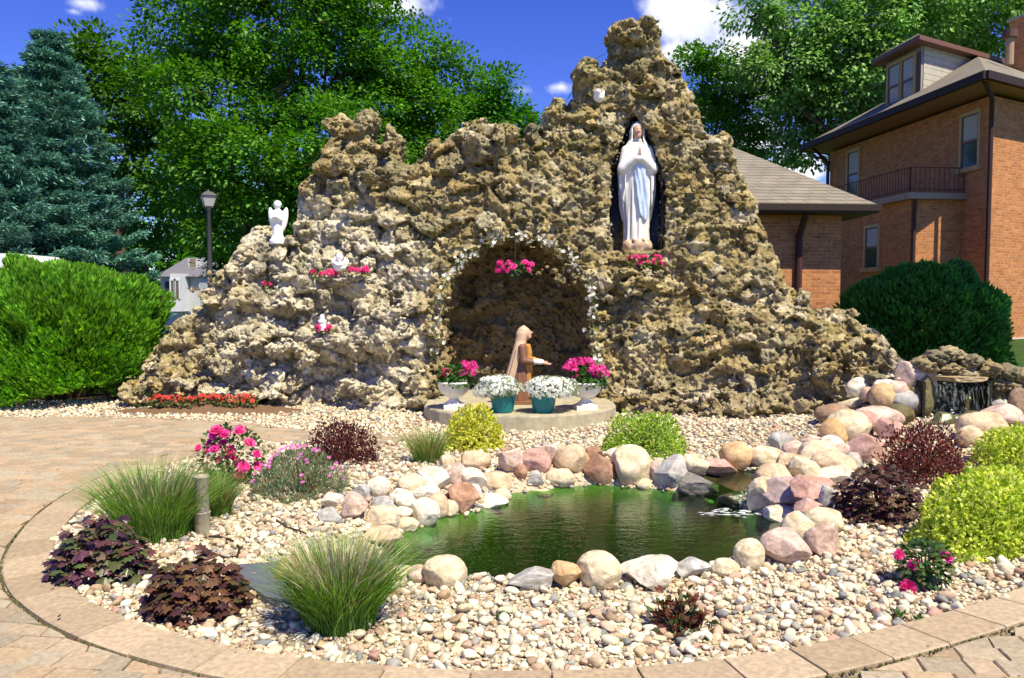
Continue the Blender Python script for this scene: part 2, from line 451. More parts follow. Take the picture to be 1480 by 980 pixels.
# lawn out to the horizon, a frame round the garden ground, rising gently behind the house
LAWN = attr_mat('lawn', .95, .1, .35, 6, .6, 60, .03, 8, color=(.045, .085, .02))
xs = np.unique(np.concatenate([[-700, -300, -120, -60, -30], np.arange(-20, 8.1, 1.0)[:-1], np.arange(8, 40, 1.), [60, 120, 300, 700]])); xs = np.unique(np.append(xs, [-9., 8.]))
ys = np.unique(np.concatenate([[-300, -60, -20, -8, 0], np.arange(2, 50, 1.0), [60, 90, 150, 300, 900]]))
LX, LY = np.meshgrid(xs, ys, indexing='ij'); LZ = .5 * sstep(12.5, 19, LX * .35 + LY * .95 - 3.0) * sstep(6, 9, LX)
keep = ~((LX[:-1, :-1] >= -9) & (LX[1:, 1:] <= 8) & (LY[:-1, :-1] >= 2) & (LY[1:, 1:] <= 14))
idl = np.arange(LX.size).reshape(LX.shape); F = np.stack([idl[:-1, :-1], idl[1:, :-1], idl[1:, 1:], idl[:-1, 1:]], -1)[keep]
struct(make_mesh('lawn', np.stack([LX, LY, LZ], -1), F.reshape(-1, 4), LAWN, None, None, True))

# pavers, laid in slightly turned rows and cut along the round border
pb = MB(); a = R(-7); ca, sa = math.cos(a), math.sin(a)
tones = np.array([(.40, .33, .235), (.385, .325, .24), (.36, .32, .245), (.37, .335, .26), (.415, .335, .23), (.385, .305, .21), (.345, .31, .235)])
def in_pave(x, y):
    return (~in_poly(x, y, bed_poly)) & (((y < rear_y(x) - .02) & (x < -.9)) | ((y < 6) & (x >= -.9)))
def push_out(v):
    d = v[:, :2] - RC; th = np.arctan2(d[:, 1], d[:, 0]); th = np.where(th > R(160), th - 2 * np.pi, th); r = np.hypot(d[:, 0], d[:, 1])
    m = (th < R(-3)) & (th > R(-197)); need = ring_R(th) + .018
    s = np.where(m & (r < need), need / np.maximum(r, 1e-6), 1.0); v = v.copy(); v[:, :2] = RC + d * s[:, None]; return v
v0 = -1.0
while v0 < 13:
    dv = random.choice([.128, .128, .15]); u0 = -10 + random.random() * .2
    while u0 < 8:
        du = random.choice([.13, .17, .2, .2]); g = .0035
        c4 = np.array([(u0 + g, v0 + g), (u0 + du - g, v0 + g), (u0 + du - g, v0 + dv - g), (u0 + g, v0 + dv - g)])
        u0 += du
        xy = np.stack([c4[:, 0] * ca - c4[:, 1] * sa, c4[:, 0] * sa + c4[:, 1] * ca + 1.2], 1); m = xy.mean(0)
        if not (1.9 < m[1] < 11.2 and -8.6 < m[0] < 5.2): continue
        if not in_pave(xy[:, 0], xy[:, 1]).any(): continue
        if abs(m[0]) / m[1] > 1.3: continue
        if m[0] < -.9 and (xy[:, 1] > rear_y(xy[:, 0]) + .02).any(): continue
        inn = m + (xy - m) * .94; z = .028 + random.uniform(-.002, .002); tl = np.random.default_rng(int(abs(m[0] * 1e4) + abs(m[1] * 1e5))).normal(0, .0012, 4)
        V = np.concatenate([np.c_[xy, np.full(4, -.01)], np.c_[xy, np.full(4, z - .006)], np.c_[inn, z + tl]])
        V = push_out(V); e1, e2 = V[9] - V[8], V[11] - V[8]
        if abs(e1[0] * e2[1] - e1[1] * e2[0]) < .004: continue
        Fq = [[8, 9, 10, 11]] + [[4 + k, 4 + (k + 1) % 4, 8 + (k + 1) % 4, 8 + k] for k in range(4)] + [[k, (k + 1) % 4, 4 + (k + 1) % 4, 4 + k] for k in range(4)]
        pb.add(V, np.array(Fq), tones[random.randrange(7)] * np.array([1.05, .98, .90]) * random.uniform(.80, 1.1))
    v0 += dv
struct(pb.build('paving', PAVER))

# round border of wedge blocks
rb = MB(); th = R(-197)
while th < R(-5):
    dth = random.uniform(.33, .40) / 3.75; t0, t1 = th + .0011, min(th + dth, R(-4)) - .0011; th += dth
    tt = np.linspace(t0, t1, 5); ro = ring_R(tt) - random.uniform(0, .006); ri = ring_R(tt) - RING_W
    cs = np.stack([np.cos(tt), np.sin(tt)], 1); z = .036 + random.uniform(-.002, .002)
    o_, i_ = RC + cs * ro[:, None], RC + cs * ri[:, None]; oi, ii_ = RC + cs * (ro - .006)[:, None], RC + cs * (ri + .006)[:, None]
    m = 5; V = np.concatenate([np.c_[o_, np.full(m, -.02)], np.c_[o_, np.full(m, z - .005)], np.c_[oi, np.full(m, z)], np.c_[ii_, np.full(m, z)], np.c_[i_, np.full(m, z - .005)], np.c_[i_, np.full(m, -.02)]])
    V[2 * m:4 * m, :2] = V[2 * m:4 * m, :2] * .988 + V[2 * m:4 * m, :2].mean(0) * .012
    Fq = [[r * m + k, (r + 1) * m + k, (r + 1) * m + k + 1, r * m + k + 1] for r in range(5) for k in range(m - 1)]
    Fq += [[m + 0, 2 * m, 3 * m, 4 * m], [0, m, 4 * m, 5 * m], [2 * m - 1, 5 * m - 1, 4 * m - 1, 3 * m - 1], [m - 1, 6 * m - 1, 5 * m - 1, 2 * m - 1]]
    rb.add(V, np.array(Fq), np.array([(.42, .33, .22), (.38, .295, .195), (.45, .355, .24)][random.randrange(3)]) * random.uniform(.88, 1.08))
struct(rb.build('border_kerb', PAVER))

# ------------------------------------------------------------------ pond water and the stream above it
def water_mat(name, tint, rough, bump, scale, dist=.02):
    m, t, o = mat_new(name); tcn = t.node('ShaderNodeTexCoord').outputs['Object']
    mp = t.node('ShaderNodeMapping'); t.l.new(tcn, mp.inputs[0]); mp.inputs['Scale'].default_value = (1, 1.9, 1)
    n = t.math('ADD', t.noise(mp.outputs[0], scale, 3, .5), t.math('MULTIPLY', t.noise(mp.outputs[0], scale * 4, 2, .5), .25))
    b = t.node('ShaderNodeBump', None, Strength=bump, Distance=dist, Height=n)
    fr = t.node('ShaderNodeFresnel', None, IOR=1.42); t.l.new(b.outputs[0], fr.inputs['Normal'])
    gl = t.node('ShaderNodeBsdfGlossy', None, Color=(.95, 1, .95), Roughness=rough); t.l.new(b.outputs[0], gl.inputs['Normal'])
    tr = t.node('ShaderNodeBsdfTransparent', None, Color=tint)
    mx = t.node('ShaderNodeMixShader', None, i0=fr.outputs[0], i1=tr.outputs[0], i2=gl.outputs[0]); t.l.new(mx.outputs[0], o.inputs[0]); return m
def sheet_mat(top):
    m, t, o = mat_new('falling water sheet'); tcn = t.node('ShaderNodeTexCoord').outputs['Object']; mp = t.node('ShaderNodeMapping'); t.l.new(tcn, mp.inputs[0]); mp.inputs['Scale'].default_value = (38, 38, 3)
    f = t.node('ShaderNodeMapRange', None, i0=t.noise(mp.outputs[0], 1.0, 4, .6), i1=.50, i2=.72, i3=.0, i4=top).outputs[0]
    p = t.node('ShaderNodeBsdfPrincipled', None, Base_Color=(.75, .82, .80, 1), Roughness=.2); tr = t.node('ShaderNodeBsdfTransparent', None, Color=(.9, .97, .9, 1))
    mx = t.node('ShaderNodeMixShader', None, i0=f, i1=tr.outputs[0], i2=p.outputs[0]); t.l.new(mx.outputs[0], o.inputs[0]); return m
SHEET = sheet_mat(.26); SHEET2 = sheet_mat(.75)
WATER = water_mat('pond water', (.30, .62, .20), .015, .22, 7)
FALLW = water_mat('falling water', (.88, .95, .90), .12, .9, 28, .03)
pw = pond_poly; cpt = pw.mean(0); wide = cpt + (pw - cpt) * 1.10
struct(make_mesh('pond_water', np.concatenate([np.c_[wide, np.full(len(wide), POND_Z)], [[*cpt, POND_Z]]]),
       np.array([[k, (k + 1) % len(wide), len(wide)] for k in range(len(wide))])[:, ::-1].copy(), WATER))

# ------------------------------------------------------------------ gravel
def pebble_protos(sub, n, seed):
    g = np.random.default_rng(seed); V, Fq = ico(sub); out_ = []
    for k in range(n):
        v = V.copy()
        for _ in range(9):
            nn = norm(g.normal(size=3)); d = g.uniform(.42, .80); e = v @ nn; v = v - np.maximum(e - d, 0)[:, None] * nn * .95
        v *= 1 + .10 * vnoise(V * 1.6 + k * 9, 4 + k)[:, None]; out_.append(v)
    return out_, Fq
peb_cols = np.array([(.67, .61, .45), (.71, .66, .51), (.63, .55, .36), (.47, .365, .23), (.50, .355, .25), (.43, .26, .20), (.33, .32, .28), (.23, .24, .23), (.36, .26, .16), (.61, .53, .38), (.52, .45, .33)])
peb_p = np.array([.19, .17, .15, .08, .07, .045, .065, .035, .04, .11, .045]); peb_p /= peb_p.sum()
def scatter(pitch, x0, x1, y0, y1, test, rmin, rmax, sub, seed, colp=peb_p, tint=1.0, power=2.0):
    g = np.random.default_rng(seed); X, Y = np.meshgrid(np.arange(x0, x1, pitch), np.arange(y0, y1, pitch), indexing='ij')
    X = X.ravel() + g.uniform(-.6, .6, X.size) * pitch; Y = Y.ravel() + g.uniform(-.6, .6, Y.size) * pitch
    k = test(X, Y) & (np.abs(X) / Y < .86); X, Y = X[k], Y[k]; n = len(X)
    Z = terrain(X, Y); r = rmin + (rmax - rmin) * g.random(n) ** power
    protos, Fq = pebble_protos(sub, 10, seed); pid = g.integers(0, 10, n); M = rot_mats(n, g)
    sc = r[:, None] * np.stack([g.uniform(.85, 1.3, n), g.uniform(.8, 1.15, n), g.uniform(.5, .8, n)], 1)
    tiltm = g.random(n) < .7
    ang = g.uniform(0, 2 * np.pi, n); Rz = np.zeros((n, 3, 3)); Rz[:, 0, 0] = np.cos(ang); Rz[:, 0, 1] = -np.sin(ang); Rz[:, 1, 0] = np.sin(ang); Rz[:, 1, 1] = np.cos(ang); Rz[:, 2, 2] = 1
    M = np.where(tiltm[:, None, None], Rz, M)
    cols = peb_cols[g.choice(len(peb_cols), n, p=colp)] * g.uniform(.86, 1.1, (n, 1)) * np.asarray(tint)
    pv_ = np.stack(protos)[pid] * sc[:, None]; V = np.einsum('nij,nkj->nki', M, pv_)
    V += np.stack([X, Y, Z + r * g.uniform(.1, .75, n)], 1)[:, None]
    nv = V.shape[1]; Fa = (Fq[None] + (np.arange(n) * nv)[:, None, None]).reshape(-1, 3)
    return V.reshape(-1, 3), Fa, np.repeat(cols, nv, 0)
ri_poly = RC + np.stack([np.cos(th_all), np.sin(th_all)], 1) * (ring_R(th_all) - RING_W + .02)[:, None]
bedin_poly = np.concatenate([ri_poly, bed_poly[len(ring_out):]])
mulch_c, mulch_r = (P(305, 592, 11.05)[:2] * np.array([1, 1])), (1.28, .34)
def in_mulch(x, y): return ((x - mulch_c[0]) / mulch_r[0]) ** 2 + ((y - mulch_c[1]) / mulch_r[1]) ** 2 < 1
def near_bed(x, y): return in_poly(x, y, bedin_poly) & (seg_dist2(x, y, pond_poly) > .03) & (y < 5.6)
def far_bed(x, y): return in_poly(x, y, bedin_poly) & (seg_dist2(x, y, pond_poly) > .03) & (np.hypot(x - 2.02, y - 7.02) > .33) & (y >= 5.6) & (y < 11.6)
def left_bed(x, y): return (y > rear_y(x) + .02) & (x < -.9) & (y < 12.3) & ~in_mulch(x, y)
gb = MB()
for args in [(.041, -4.2, 4.4, 3.1, 5.6, near_bed, .012, .043, 2, 21), (.036, -4.2, 4.4, 3.1, 5.6, near_bed, .010, .022, 1, 25), (.048, -3.8, 6.5, 5.6, 11.6, far_bed, .016, .042, 1, 22),
             (.050, -8.2, -.9, 9, 12.3, left_bed, .018, .042, 1, 23)]:
    pale = args[-1] == 23
    V, Fq, cc = scatter(*args, tint=(1.05, 1.04, 1.0) if pale else 1.0); gb.add(V, Fq, cc)
stuff(gb.build('gravel', PEBBLE, None, True))

# mulch strip below the grotto's left foot
u = np.linspace(0, 1, 18); ph = np.linspace(0, 2 * np.pi, 72, endpoint=False)
mv = np.array([(mulch_c[0] + mulch_r[0] * 1.04 * s * math.cos(p), mulch_c[1] + mulch_r[1] * 1.04 * s * math.sin(p), .01 + .085 * (1 - s ** 2.5)) for s in u[1:] for p in ph])
mv[:, 2] += .02 * vnoise(mv * 14, 6) + .012 * vnoise(mv * 33, 8); mv = np.concatenate([mv, [[*mulch_c, .095]]]); n_ = 72
F4 = np.array([[r * n_ + k, (r + 1) * n_ + k, (r + 1) * n_ + (k + 1) % n_, r * n_ + (k + 1) % n_] for r in range(len(u) - 2) for k in range(n_)])
F3 = np.array([[len(mv) - 1, k, (k + 1) % n_] for k in range(n_)])
struct(make_mesh('mulch_bed', mv, [F4, F3], SOIL, None, np.array([.17, .105, .06]), True))

# ------------------------------------------------------------------ boulders
PAL = dict(white=(.67, .62, .50), cream=(.62, .53, .36), tan=(.56, .43, .28), pink=(.58, .43, .35), red=(.49, .30, .25), rust=(.38, .22, .14),
           orange=(.56, .38, .20), grey=(.42, .41, .38), brown=(.30, .20, .13), olive=(.15, .13, .06), dark=(.20, .19, .17), mauve=(.40, .30, .28))
def rock(w, d, h, seed, sub=4, angular=.5, base=(.5, .4, .3), band=.5):
    g = np.random.default_rng(seed); V, Fq = ico(sub); v = V.copy()
    for _ in range(10 if angular > .3 else 6):
        nn = norm(g.normal(size=3)); dd = g.uniform(.45, .80) if angular > .3 else g.uniform(.68, .92)
        e = v @ nn; v = v - np.maximum(e - dd, 0)[:, None] * nn * (.75 + .24 * angular)
    off = g.uniform(0, 90, 3)
    v *= (1 + .10 * fbm(V * 1.3 + off, 3, 2)[:, None] + (.03 + .03 * angular) * fbm(V * 4.5 + off, 4, 7, .6)[:, None])
    v -= (v.max(0) + v.min(0)) / 2; v /= (v.max(0) - v.min(0)) / 2
    a_ = g.uniform(-.5, .5); k, q = math.cos(a_), math.sin(a_)
    n1 = fbm(V * np.array([1, 1, 2.5]) * 1.5 + off, 4, 9, .6); n2 = fbm(V * 8 + off, 3, 12)
    alt = np.asarray(base) * g.uniform(.55, 1.0) * np.array([1.05, .95, .80]); lite = np.asarray(base) * 1.18 + .04
    cc = np.asarray(base) * (1 + .25 * n2[:, None]); f = sstep(.05, .35, n1)[:, None] * band; cc = cc * (1 - f) + alt * f
    f = sstep(.1, .4, -n1)[:, None] * band; cc = cc * (1 - f) + lite * f
    v = v * np.array([w, d, h]) / 2
    return v, Fq, np.clip(cc, .02, .8)
# (centre x, centre y, width, height, colour, zone, 1 = angular), read off the photograph in its pixels
BLD = '''514 733 36 38 pink L 1|478 748 32 24 grey L 0|521 715 28 26 grey L 1|548 706 32 28 white L 0|553 731 32 22 grey L 0|553 755 46 38 cream L 0|581 723 38 24 white L 1|482 726 32 24 white L 1
582 742 28 15 white L 0|589 760 32 21 cream L 0|614 746 42 40 white L 0|649 737 27 22 cream L 0|669 724 44 40 rust L 1|710 729 48 24 white L 1|632 734 32 32 tan L 0|684 713 23 21 white L 0
726 718 26 19 cream L 0|660 688 36 34 pink L 1|684 695 42 32 white L 1|626 695 46 34 white L 1|597 703 44 28 cream L 0|614 713 42 24 white L 0|545 777 72 28 tan L 1|611 786 30 24 grey L 0
716 699 48 28 tan B 0|688 667 42 26 tan B 0|773 669 44 34 red B 0|738 671 34 36 pink B 1|753 686 18 24 rust B 1|774 694 24 24 grey B 1|784 713 32 12 cream B 0|646 668 22 17 cream B 0
826 667 50 40 tan B 1|810 693 42 26 cream B 0|867 681 46 44 rust B 1|860 657 26 22 rust B 1|913 677 54 54 cream B 0|932 702 23 16 cream B 0|888 658 28 18 white B 0|950 681 22 28 pink B 1
970 689 48 50 grey B 1|1004 677 38 32 cream B 1|1008 706 58 34 dark B 1|1038 679 54 28 red B 1|1064 663 44 38 orange B 0|1108 663 52 30 cream B 0|794 660 26 28 pink B 1
643 831 62 44 cream F 0|766 840 64 32 grey F 1|818 836 44 40 orange F 1|866 831 62 52 cream F 0|939 833 84 44 white F 1|1000 824 54 28 grey F 1|1082 807 42 42 cream F 0|1048 824 40 26 cream F 0|606 834 32 26 pink F 0
1133 800 62 42 pink R 0|1188 786 46 42 pink R 1|1153 774 42 42 cream R 0|1190 759 50 30 cream R 0|1128 747 38 22 white R 0|1136 718 76 38 mauve R 1|1102 722 38 42 cream R 1|1176 722 56 42 red R 1|1197 728 22 32 grey R 0
1171 742 42 28 red R 1|1201 745 30 12 orange R 0|1161 688 40 36 cream R 1|1118 695 46 32 tan R 0|1143 677 42 28 tan R 1|1181 660 46 30 cream R 0|1146 655 26 24 pink R 0|1130 642 32 24 grey R 1|1174 644 28 20 pink R 0|1201 648 30 24 white R 0
1204 631 34 34 orange R 0|1225 622 52 40 cream R 0|1202 678 56 34 tan R 0|1231 673 28 24 grey R 1|1250 654 48 36 red R 1|1221 658 26 22 pink R 0|1206 696 54 28 white R 1|1253 617 26 30 red R 1|1282 625 34 26 red R 1|1268 608 58 28 pink R 0
1238 583 46 16 cream R 1|1216 592 22 14 white R 0|1204 603 44 26 brown R 0|1245 565 36 26 white R 0|1277 578 34 32 orange R 0|1279 563 28 20 white R 0|1256 574 24 20 pink R 1|1321 553 44 40 pink R 1|1306 583 42 30 grey R 0|1327 584 36 34 olive R 0
1300 604 34 26 olive R 0|1431 566 32 26 olive W 0|1440 587 44 28 grey W 1|1447 607 52 32 pink W 1|1420 622 60 36 tan W 0|1473 594 26 40 brown W 0|1467 573 32 24 grey W 0|1402 636 30 26 tan W 0|1296 568 22 22 pink R 0|1337 578 26 44 olive R 1|1436 580 26 40 olive W 1'''
ZONE = dict(L='on the pond left rim', B='on the pond back rim', F='on the pond near rim', R='right of the pond', W='right of the waterfall')
SHADE_WORD = dict(white='white', cream='cream', tan='tan', pink='pale pink', red='dusky red', rust='rust brown', orange='orange tan', grey='grey', brown='brown', olive='olive', dark='dark grey', mauve='mauve')
recs = []
for tok in BLD.replace('\n', '|').split('|'):
    f = tok.split(); recs.append((*[float(v) for v in f[:4]], f[4], f[5], int(f[6])))
from collections import defaultdict
fam = defaultdict(list)
for i, r_ in enumerate(recs): fam[(r_[4], r_[5], r_[6])].append(i)
ORD = ['', 'second', 'third', 'fourth', 'fifth', 'sixth', 'seventh', 'eighth', 'ninth', 'tenth']
def boulder_label(i):
    cx, cy, w_, h_, colr, zone, ang = recs[i]; mates = sorted(fam[(colr, zone, ang)], key=lambda j: recs[j][0]); k = mates.index(i); n = len(mates)
    core = f"{SHADE_WORD[colr]} {'angular' if ang else 'rounded'}"; z_ = ZONE[zone]
    if n == 1: return f"the only {core} boulder {z_}"
    if n == 2: return f"{'left' if k == 0 else 'right'} one of the two {core} boulders {z_}"
    return f"{core} boulder {z_}, {'leftmost' if k == 0 else 'rightmost' if k == n - 1 else ORD[k] + ' from left'} of its kind"
for i, (cx, cy, w_, h_, colr, zone, ang) in enumerate(recs):
    p0 = on_ground(cx, cy + h_ * .46); s_ = p0[1] / F_PX
    q_ = 1.16 if zone in 'RW' else 1.0; ww, hh = w_ * s_ * 1.09 * q_, h_ * s_ * 1.12 * q_; dd = ww * (.85 if h_ > .5 * w_ else .7)
    hh = max(hh - dd * .12, hh * .7) * 1.18
    v, Fq, cc = rock(ww, dd, hh, 300 + i, 5 if p0[1] < 7 else 4, .8 if ang else .25, PAL[colr], .75)
    c0 = back(p0, dd * .32); v = v + np.array([c0[0], c0[1], p0[2] + hh * .40])
    o = make_mesh('boulder', v, Fq, STONE, None, cc, True)
    tag(o, boulder_label(i), 'boulder', 'boulders round the pond'); rebase(o, c0)

# leaf litter and moss: small natural debris on the paving, kerb and gravel
gl = np.random.default_rng(61); lit = MB()
def flake(c, L, W_, colr):
    a = gl.uniform(0, 6.28); d = np.array([math.cos(a), math.sin(a), gl.normal(0, .15)]); s_ = np.array([-d[1], d[0], gl.normal(0, .25)]); up = np.array([0, 0, L * .18])
    lit.add(np.array([c - d * L * .5, c + s_ * W_ * .5 + up * gl.random(), c + d * L * .5 + up * gl.random(), c - s_ * W_ * .5 + up * gl.random()]), np.array([[0, 1, 2, 3]]), colr)
for k in range(330):
    x, y = gl.uniform(-5.5, 4), gl.uniform(3.1, 10.6); 
    if abs(x) / y > .68 or in_poly(np.array(x), np.array(y), pond_poly): continue
    bedp = bool(in_poly(np.array(x), np.array(y), bed_poly)); z = terrain(x, y).item() + (.055 if bedp else .040)
    flake(np.array([x, y, z]), gl.uniform(.012, .040), gl.uniform(.007, .018), [(.16, .09, .04), (.10, .06, .03), (.22, .14, .06), (.07, .06, .03), (.14, .15, .04)][gl.integers(0, 5)])
rp = on_ground(330, 700)
for k in range(26): flake(np.array([rp[0] + gl.normal(0, .32), rp[1] + gl.normal(-.05, .30), .055]), gl.uniform(.015, .028), gl.uniform(.012, .02), (.70, .10, .28))
stuff(lit.build('leaf_litter', attr_mat('dry leaves', .8, .2, .2, 60)))
ms_ = MB(); V_, F_ = ico(1)
for k in range(900):
    i = gl.uniform(0, len(ring_out) - 1.01); j = int(i); p = ring_out[j] * (1 - i + j) + ring_out[j + 1] * (i - j); r_ = np.linalg.norm(p - RC); q = RC + (p - RC) * ((r_ + gl.uniform(.002, .016)) / r_)
    if vnoise(np.array([[q[0] * 2.2, q[1] * 2.2, 0]]), 9)[0] < -.25: continue
    ms_.add(V_ * gl.uniform(.004, .010) * np.array([1, 1, .6]) + [q[0], q[1], .026], F_, [(.10, .11, .04), (.13, .11, .06), (.08, .10, .03)][gl.integers(0, 3)])
stuff(ms_.build('moss', SOIL, None, True))
# ------------------------------------------------------------------ the grotto of tufa rock
def yf0(x): return np.interp(x, [-6.6, -5.2, -3.6, -2.2, -1, 1.2, 2.6, 4.2, 5.6], [12.0, 11.75, 11.5, 11.3, 11.15, 11.0, 10.8, 10.65, 10.5])
LEAN = .17
def yfront(x, z): return yf0(x) + LEAN * np.maximum(z, 0)
def PF(px, py, extra=0.0):
    """point of the grotto's mean face seen at a photo pixel"""
    q = P(px, py, 11.2)
    for _ in range(6): q = P(px, py, float(yfront(q[0], q[2])) + extra)
    return q
sil_px = [(150, 640), (163, 580), (176, 552), (203, 520), (240, 478), (262, 455), (290, 440), (298, 405), (328, 388), (345, 348), (362, 330), (380, 328), (388, 352), (412, 352), (424, 318),
          (424, 268), (440, 252), (458, 240), (466, 214), (482, 196), (468, 172), (488, 160), (508, 168), (528, 159), (544, 163), (535, 190), (538, 212), (548, 208), (550, 192), (565, 184), (580, 196), (580, 230),
          (590, 236), (610, 232), (616, 208), (630, 200), (640, 212), (646, 195), (660, 192), (666, 179), (692, 176), (720, 179), (742, 200), (752, 214), (762, 180), (774, 178), (782, 192), (786, 165), (800, 140), (812, 142), (822, 156),
          (834, 130), (830, 96), (846, 76), (862, 79), (867, 98), (880, 84), (886, 62), (880, 46), (898, 30), (935, 28), (960, 42), (958, 64), (968, 86), (986, 100), (1002, 135), (1012, 156), (1022, 188), (1036, 194), (1052, 186), (1063, 214),
          (1070, 238), (1086, 266), (1100, 300), (1106, 332), (1120, 362), (1140, 402), (1150, 432), (1163, 420), (1176, 450), (1206, 470), (1218, 450), (1234, 448), (1246, 472), (1270, 478), (1296, 505), (1320, 530), (1345, 560), (1350, 660)]
sil = np.array([PF(a, b, .12)[[0, 2]] for a, b in sil_px])
arch_px = [(630, 640), (630, 500), (634, 450), (642, 415), (660, 385), (690, 358), (735, 342), (775, 345), (815, 364), (840, 390), (858, 425), (862, 480), (864, 640)]
arch = np.array([PF(a, b)[[0, 2]] for a, b in arch_px])
niche_px = [(886, 362), (883, 300), (886, 240), (902, 196), (919, 163), (936, 188), (952, 226), (961, 264), (962, 330), (958, 362)]
niche = np.array([PF(a, b)[[0, 2]] for a, b in niche_px])
LOWS = [(500, 447, 58, 27, .34), (468, 548, 58, 40, .34), (388, 520, 30, 32, .18), (575, 520, 22, 26, .16), (975, 538, 46, 24, .24), (1105, 505, 52, 9, .18), (1095, 545, 45, 16, .14), (600, 575, 30, 26, .2), (385, 408, 22, 8, .22), (700, 235, 20, 10, .12), (455, 330, 16, 20, .12), (1000, 420, 40, 10, .12), (945, 100, 30, 10, .12)]
LUMPS = [(372, 480, 36, 11, .2), (430, 425, 40, 24, .12), (415, 505, 34, 14, .12), (400, 555, 40, 26, .2), (525, 566, 28, 17, .22), (350, 500, 30, 14, .12), (545, 500, 36, 20, .15), (330, 420, 40, 26, .14), (1195, 505, 42, 20, .18), (1190, 540, 40, 20, .16), (255, 545, 50, 22, .14), (330, 520, 45, 16, .16), (560, 450, 30, 20, .12),
         (920, 45, 34, 17, .2), (848, 108, 16, 14, .14), (730, 195, 22, 18, .14), (690, 200, 16, 22, .14), (505, 240, 36, 26, .1), (915, 410, 44, 14, .16), (900, 398, 60, 10, .1), (1060, 590, 70, 22, .2), (960, 590, 60, 24, .2), (230, 570, 40, 18, .2), (310, 570, 40, 18, .2), (620, 560, 22, 24, .15)]
h = .032
lo = np.array([-6.9, 10.1, -.25]); hi = np.array([5.9, 14.0, 5.95]); n = np.ceil((hi - lo) / h).astype(int) + 1
ax = [lo[k] + np.arange(n[k]) * h for k in range(3)]
X2, Z2 = np.meshgrid(ax[0], ax[2], indexing='ij')
sd2 = seg_dist2(X2, Z2, sil); sda = seg_dist2(X2, Z2, arch); sdn = seg_dist2(X2, Z2, niche)
yf2 = yfront(X2, Z2)
yb2 = np.maximum(yf2 + .75, np.where(Z2 < 3.2, 12.2 + .55 * sstep(-6.5, -1.5, X2) + .4 * sstep(5.5, 2, X2), 0))
Y3 = ax[1][None, :, None].astype(np.float32)
ex = lambda a: a[:, None, :].astype(np.float32)
dfront = (ex(yf2) - Y3) * .97
body = smax(smax(ex(sd2), dfront, .34), Y3 - ex(yb2), .2)
carve = smax(ex(sda) + .10 * np.maximum(Y3 - ex(yf2), 0), Y3 - ex(yf0(X2) + 1.35), .3); body = np.maximum(body, -carve)
carve = smax(ex(sdn), Y3 - ex(yf2 + .62), .15); body = np.maximum(body, -carve)
for (a, b, ra, rb, dp) in LOWS:
    c = PF(a, b); s = c[1] / F_PX
    e = (np.sqrt(((ax[0][:, None, None] - c[0]) / (ra * s)) ** 2 + ((Y3 - c[1] + .08) / dp) ** 2 + ((ax[2][None, None, :] - c[2]) / (rb * s)) ** 2) - 1) * min(dp, rb * s)
    body = smax(body, -e.astype(np.float32), .07)
for (a, b, ra, rb, dp) in LUMPS:
    c = PF(a, b); s = c[1] / F_PX
    e = (np.sqrt(((ax[0][:, None, None] - c[0]) / (ra * s)) ** 2 + ((Y3 - c[1] - .05) / (dp + .12)) ** 2 + ((ax[2][None, None, :] - c[2]) / (rb * s)) ** 2) - 1) * min(dp, rb * s)
    body = smin(body, e.astype(np.float32), .05)
body = body.astype(np.float32)
AN = np.array([1, 1, 1.5])
def rock_cells(Q):
    W_ = Q + .10 * np.stack([fbm(Q * 2.3 + 5, 2, 31), fbm(Q * 2.3 + 50, 2, 32), fbm(Q * 2.3 + 90, 2, 33)], 1)
    right = sstep(-.8, .6, Q[:, 0])
    A_ = worley(W_ * AN / .40, 41); B_ = worley(W_ * AN / .27, 43); k = right > .5
    F1 = np.where(k, B_[0], A_[0]); F2 = np.where(k, B_[1], A_[1]); ID = np.where(k, B_[2], A_[2]); VEC = np.where(k[:, None], B_[3] * .27, A_[3] * .40)
    return F1, F2, ID, W_, VEC
band = np.argwhere((np.abs(body) < .30)); Q = lo + band * h
frontish = Q[:, 1] < np.maximum(yfront(Q[:, 0], Q[:, 2]) + 1.55, 0)
dsp = np.zeros(len(Q), np.float32); Qf = Q[frontish]
F1, F2, ID, W_, VEC = rock_cells(Qf); hid = _h01(ID)
b1 = np.clip((F2 - F1) / .22, 0, 1) ** .6
m1, m2, mID, mV = worley(W_ * np.array([1, 1, 1.35]) / .13, 47); b2 = np.clip((m2 - m1) / .3, 0, 1) ** .7; n1_, n2_, nID, nV = worley((Qf + .03 * np.stack([vnoise(Qf * 9, 44), vnoise(Qf * 9, 45), vnoise(Qf * 9, 46)], 1)) * np.array([1, 1, 1.3]) / .062, 48)
rightw = sstep(-.8, .6, Qf[:, 0])
d = (.10 - .035 * rightw) * (b1 - .75) + (.11 + .01 * rightw) * (hid - .5) + .45 * cell_tilt(ID, VEC) + .035 * (b2 - .6) + .07 * cell_tilt(mID, mV) + .03 * (_h01(mID) - .5) + .026 * cell_tilt(nID, nV) + .022 * (_h01(nID) - .5) + .08 * fbm(Qf * 1.7, 3, 51)
ridge = 1 - np.abs(vnoise(Qf * np.array([5, 5, 8.]) + 3, 53)) * 2
d += .022 * ridge - .035 * sstep(.32, .65, vnoise(Qf * np.array([6, 6, 8.]), 55)) - .03 * sstep(.2, .6, vnoise(Qf * 13, 56))
nich_ = seg_dist2(Qf[:, 0], Qf[:, 2], niche) < .10; d = np.where(nich_, np.minimum(d, 0), d)
shr = sstep(-.02, -.30, seg_dist2(Qf[:, 0], Qf[:, 2], sil)); d = d * (.45 + .55 * shr)
ind = (Qf[:, 1] > yfront(Qf[:, 0], Qf[:, 2]) + .25)
d = np.where(ind, d * .7, d); dsp[frontish] = d; dsp[~frontish] = .05 * fbm(Q[~frontish] * 3, 2, 58)
body[tuple(band.T)] -= dsp
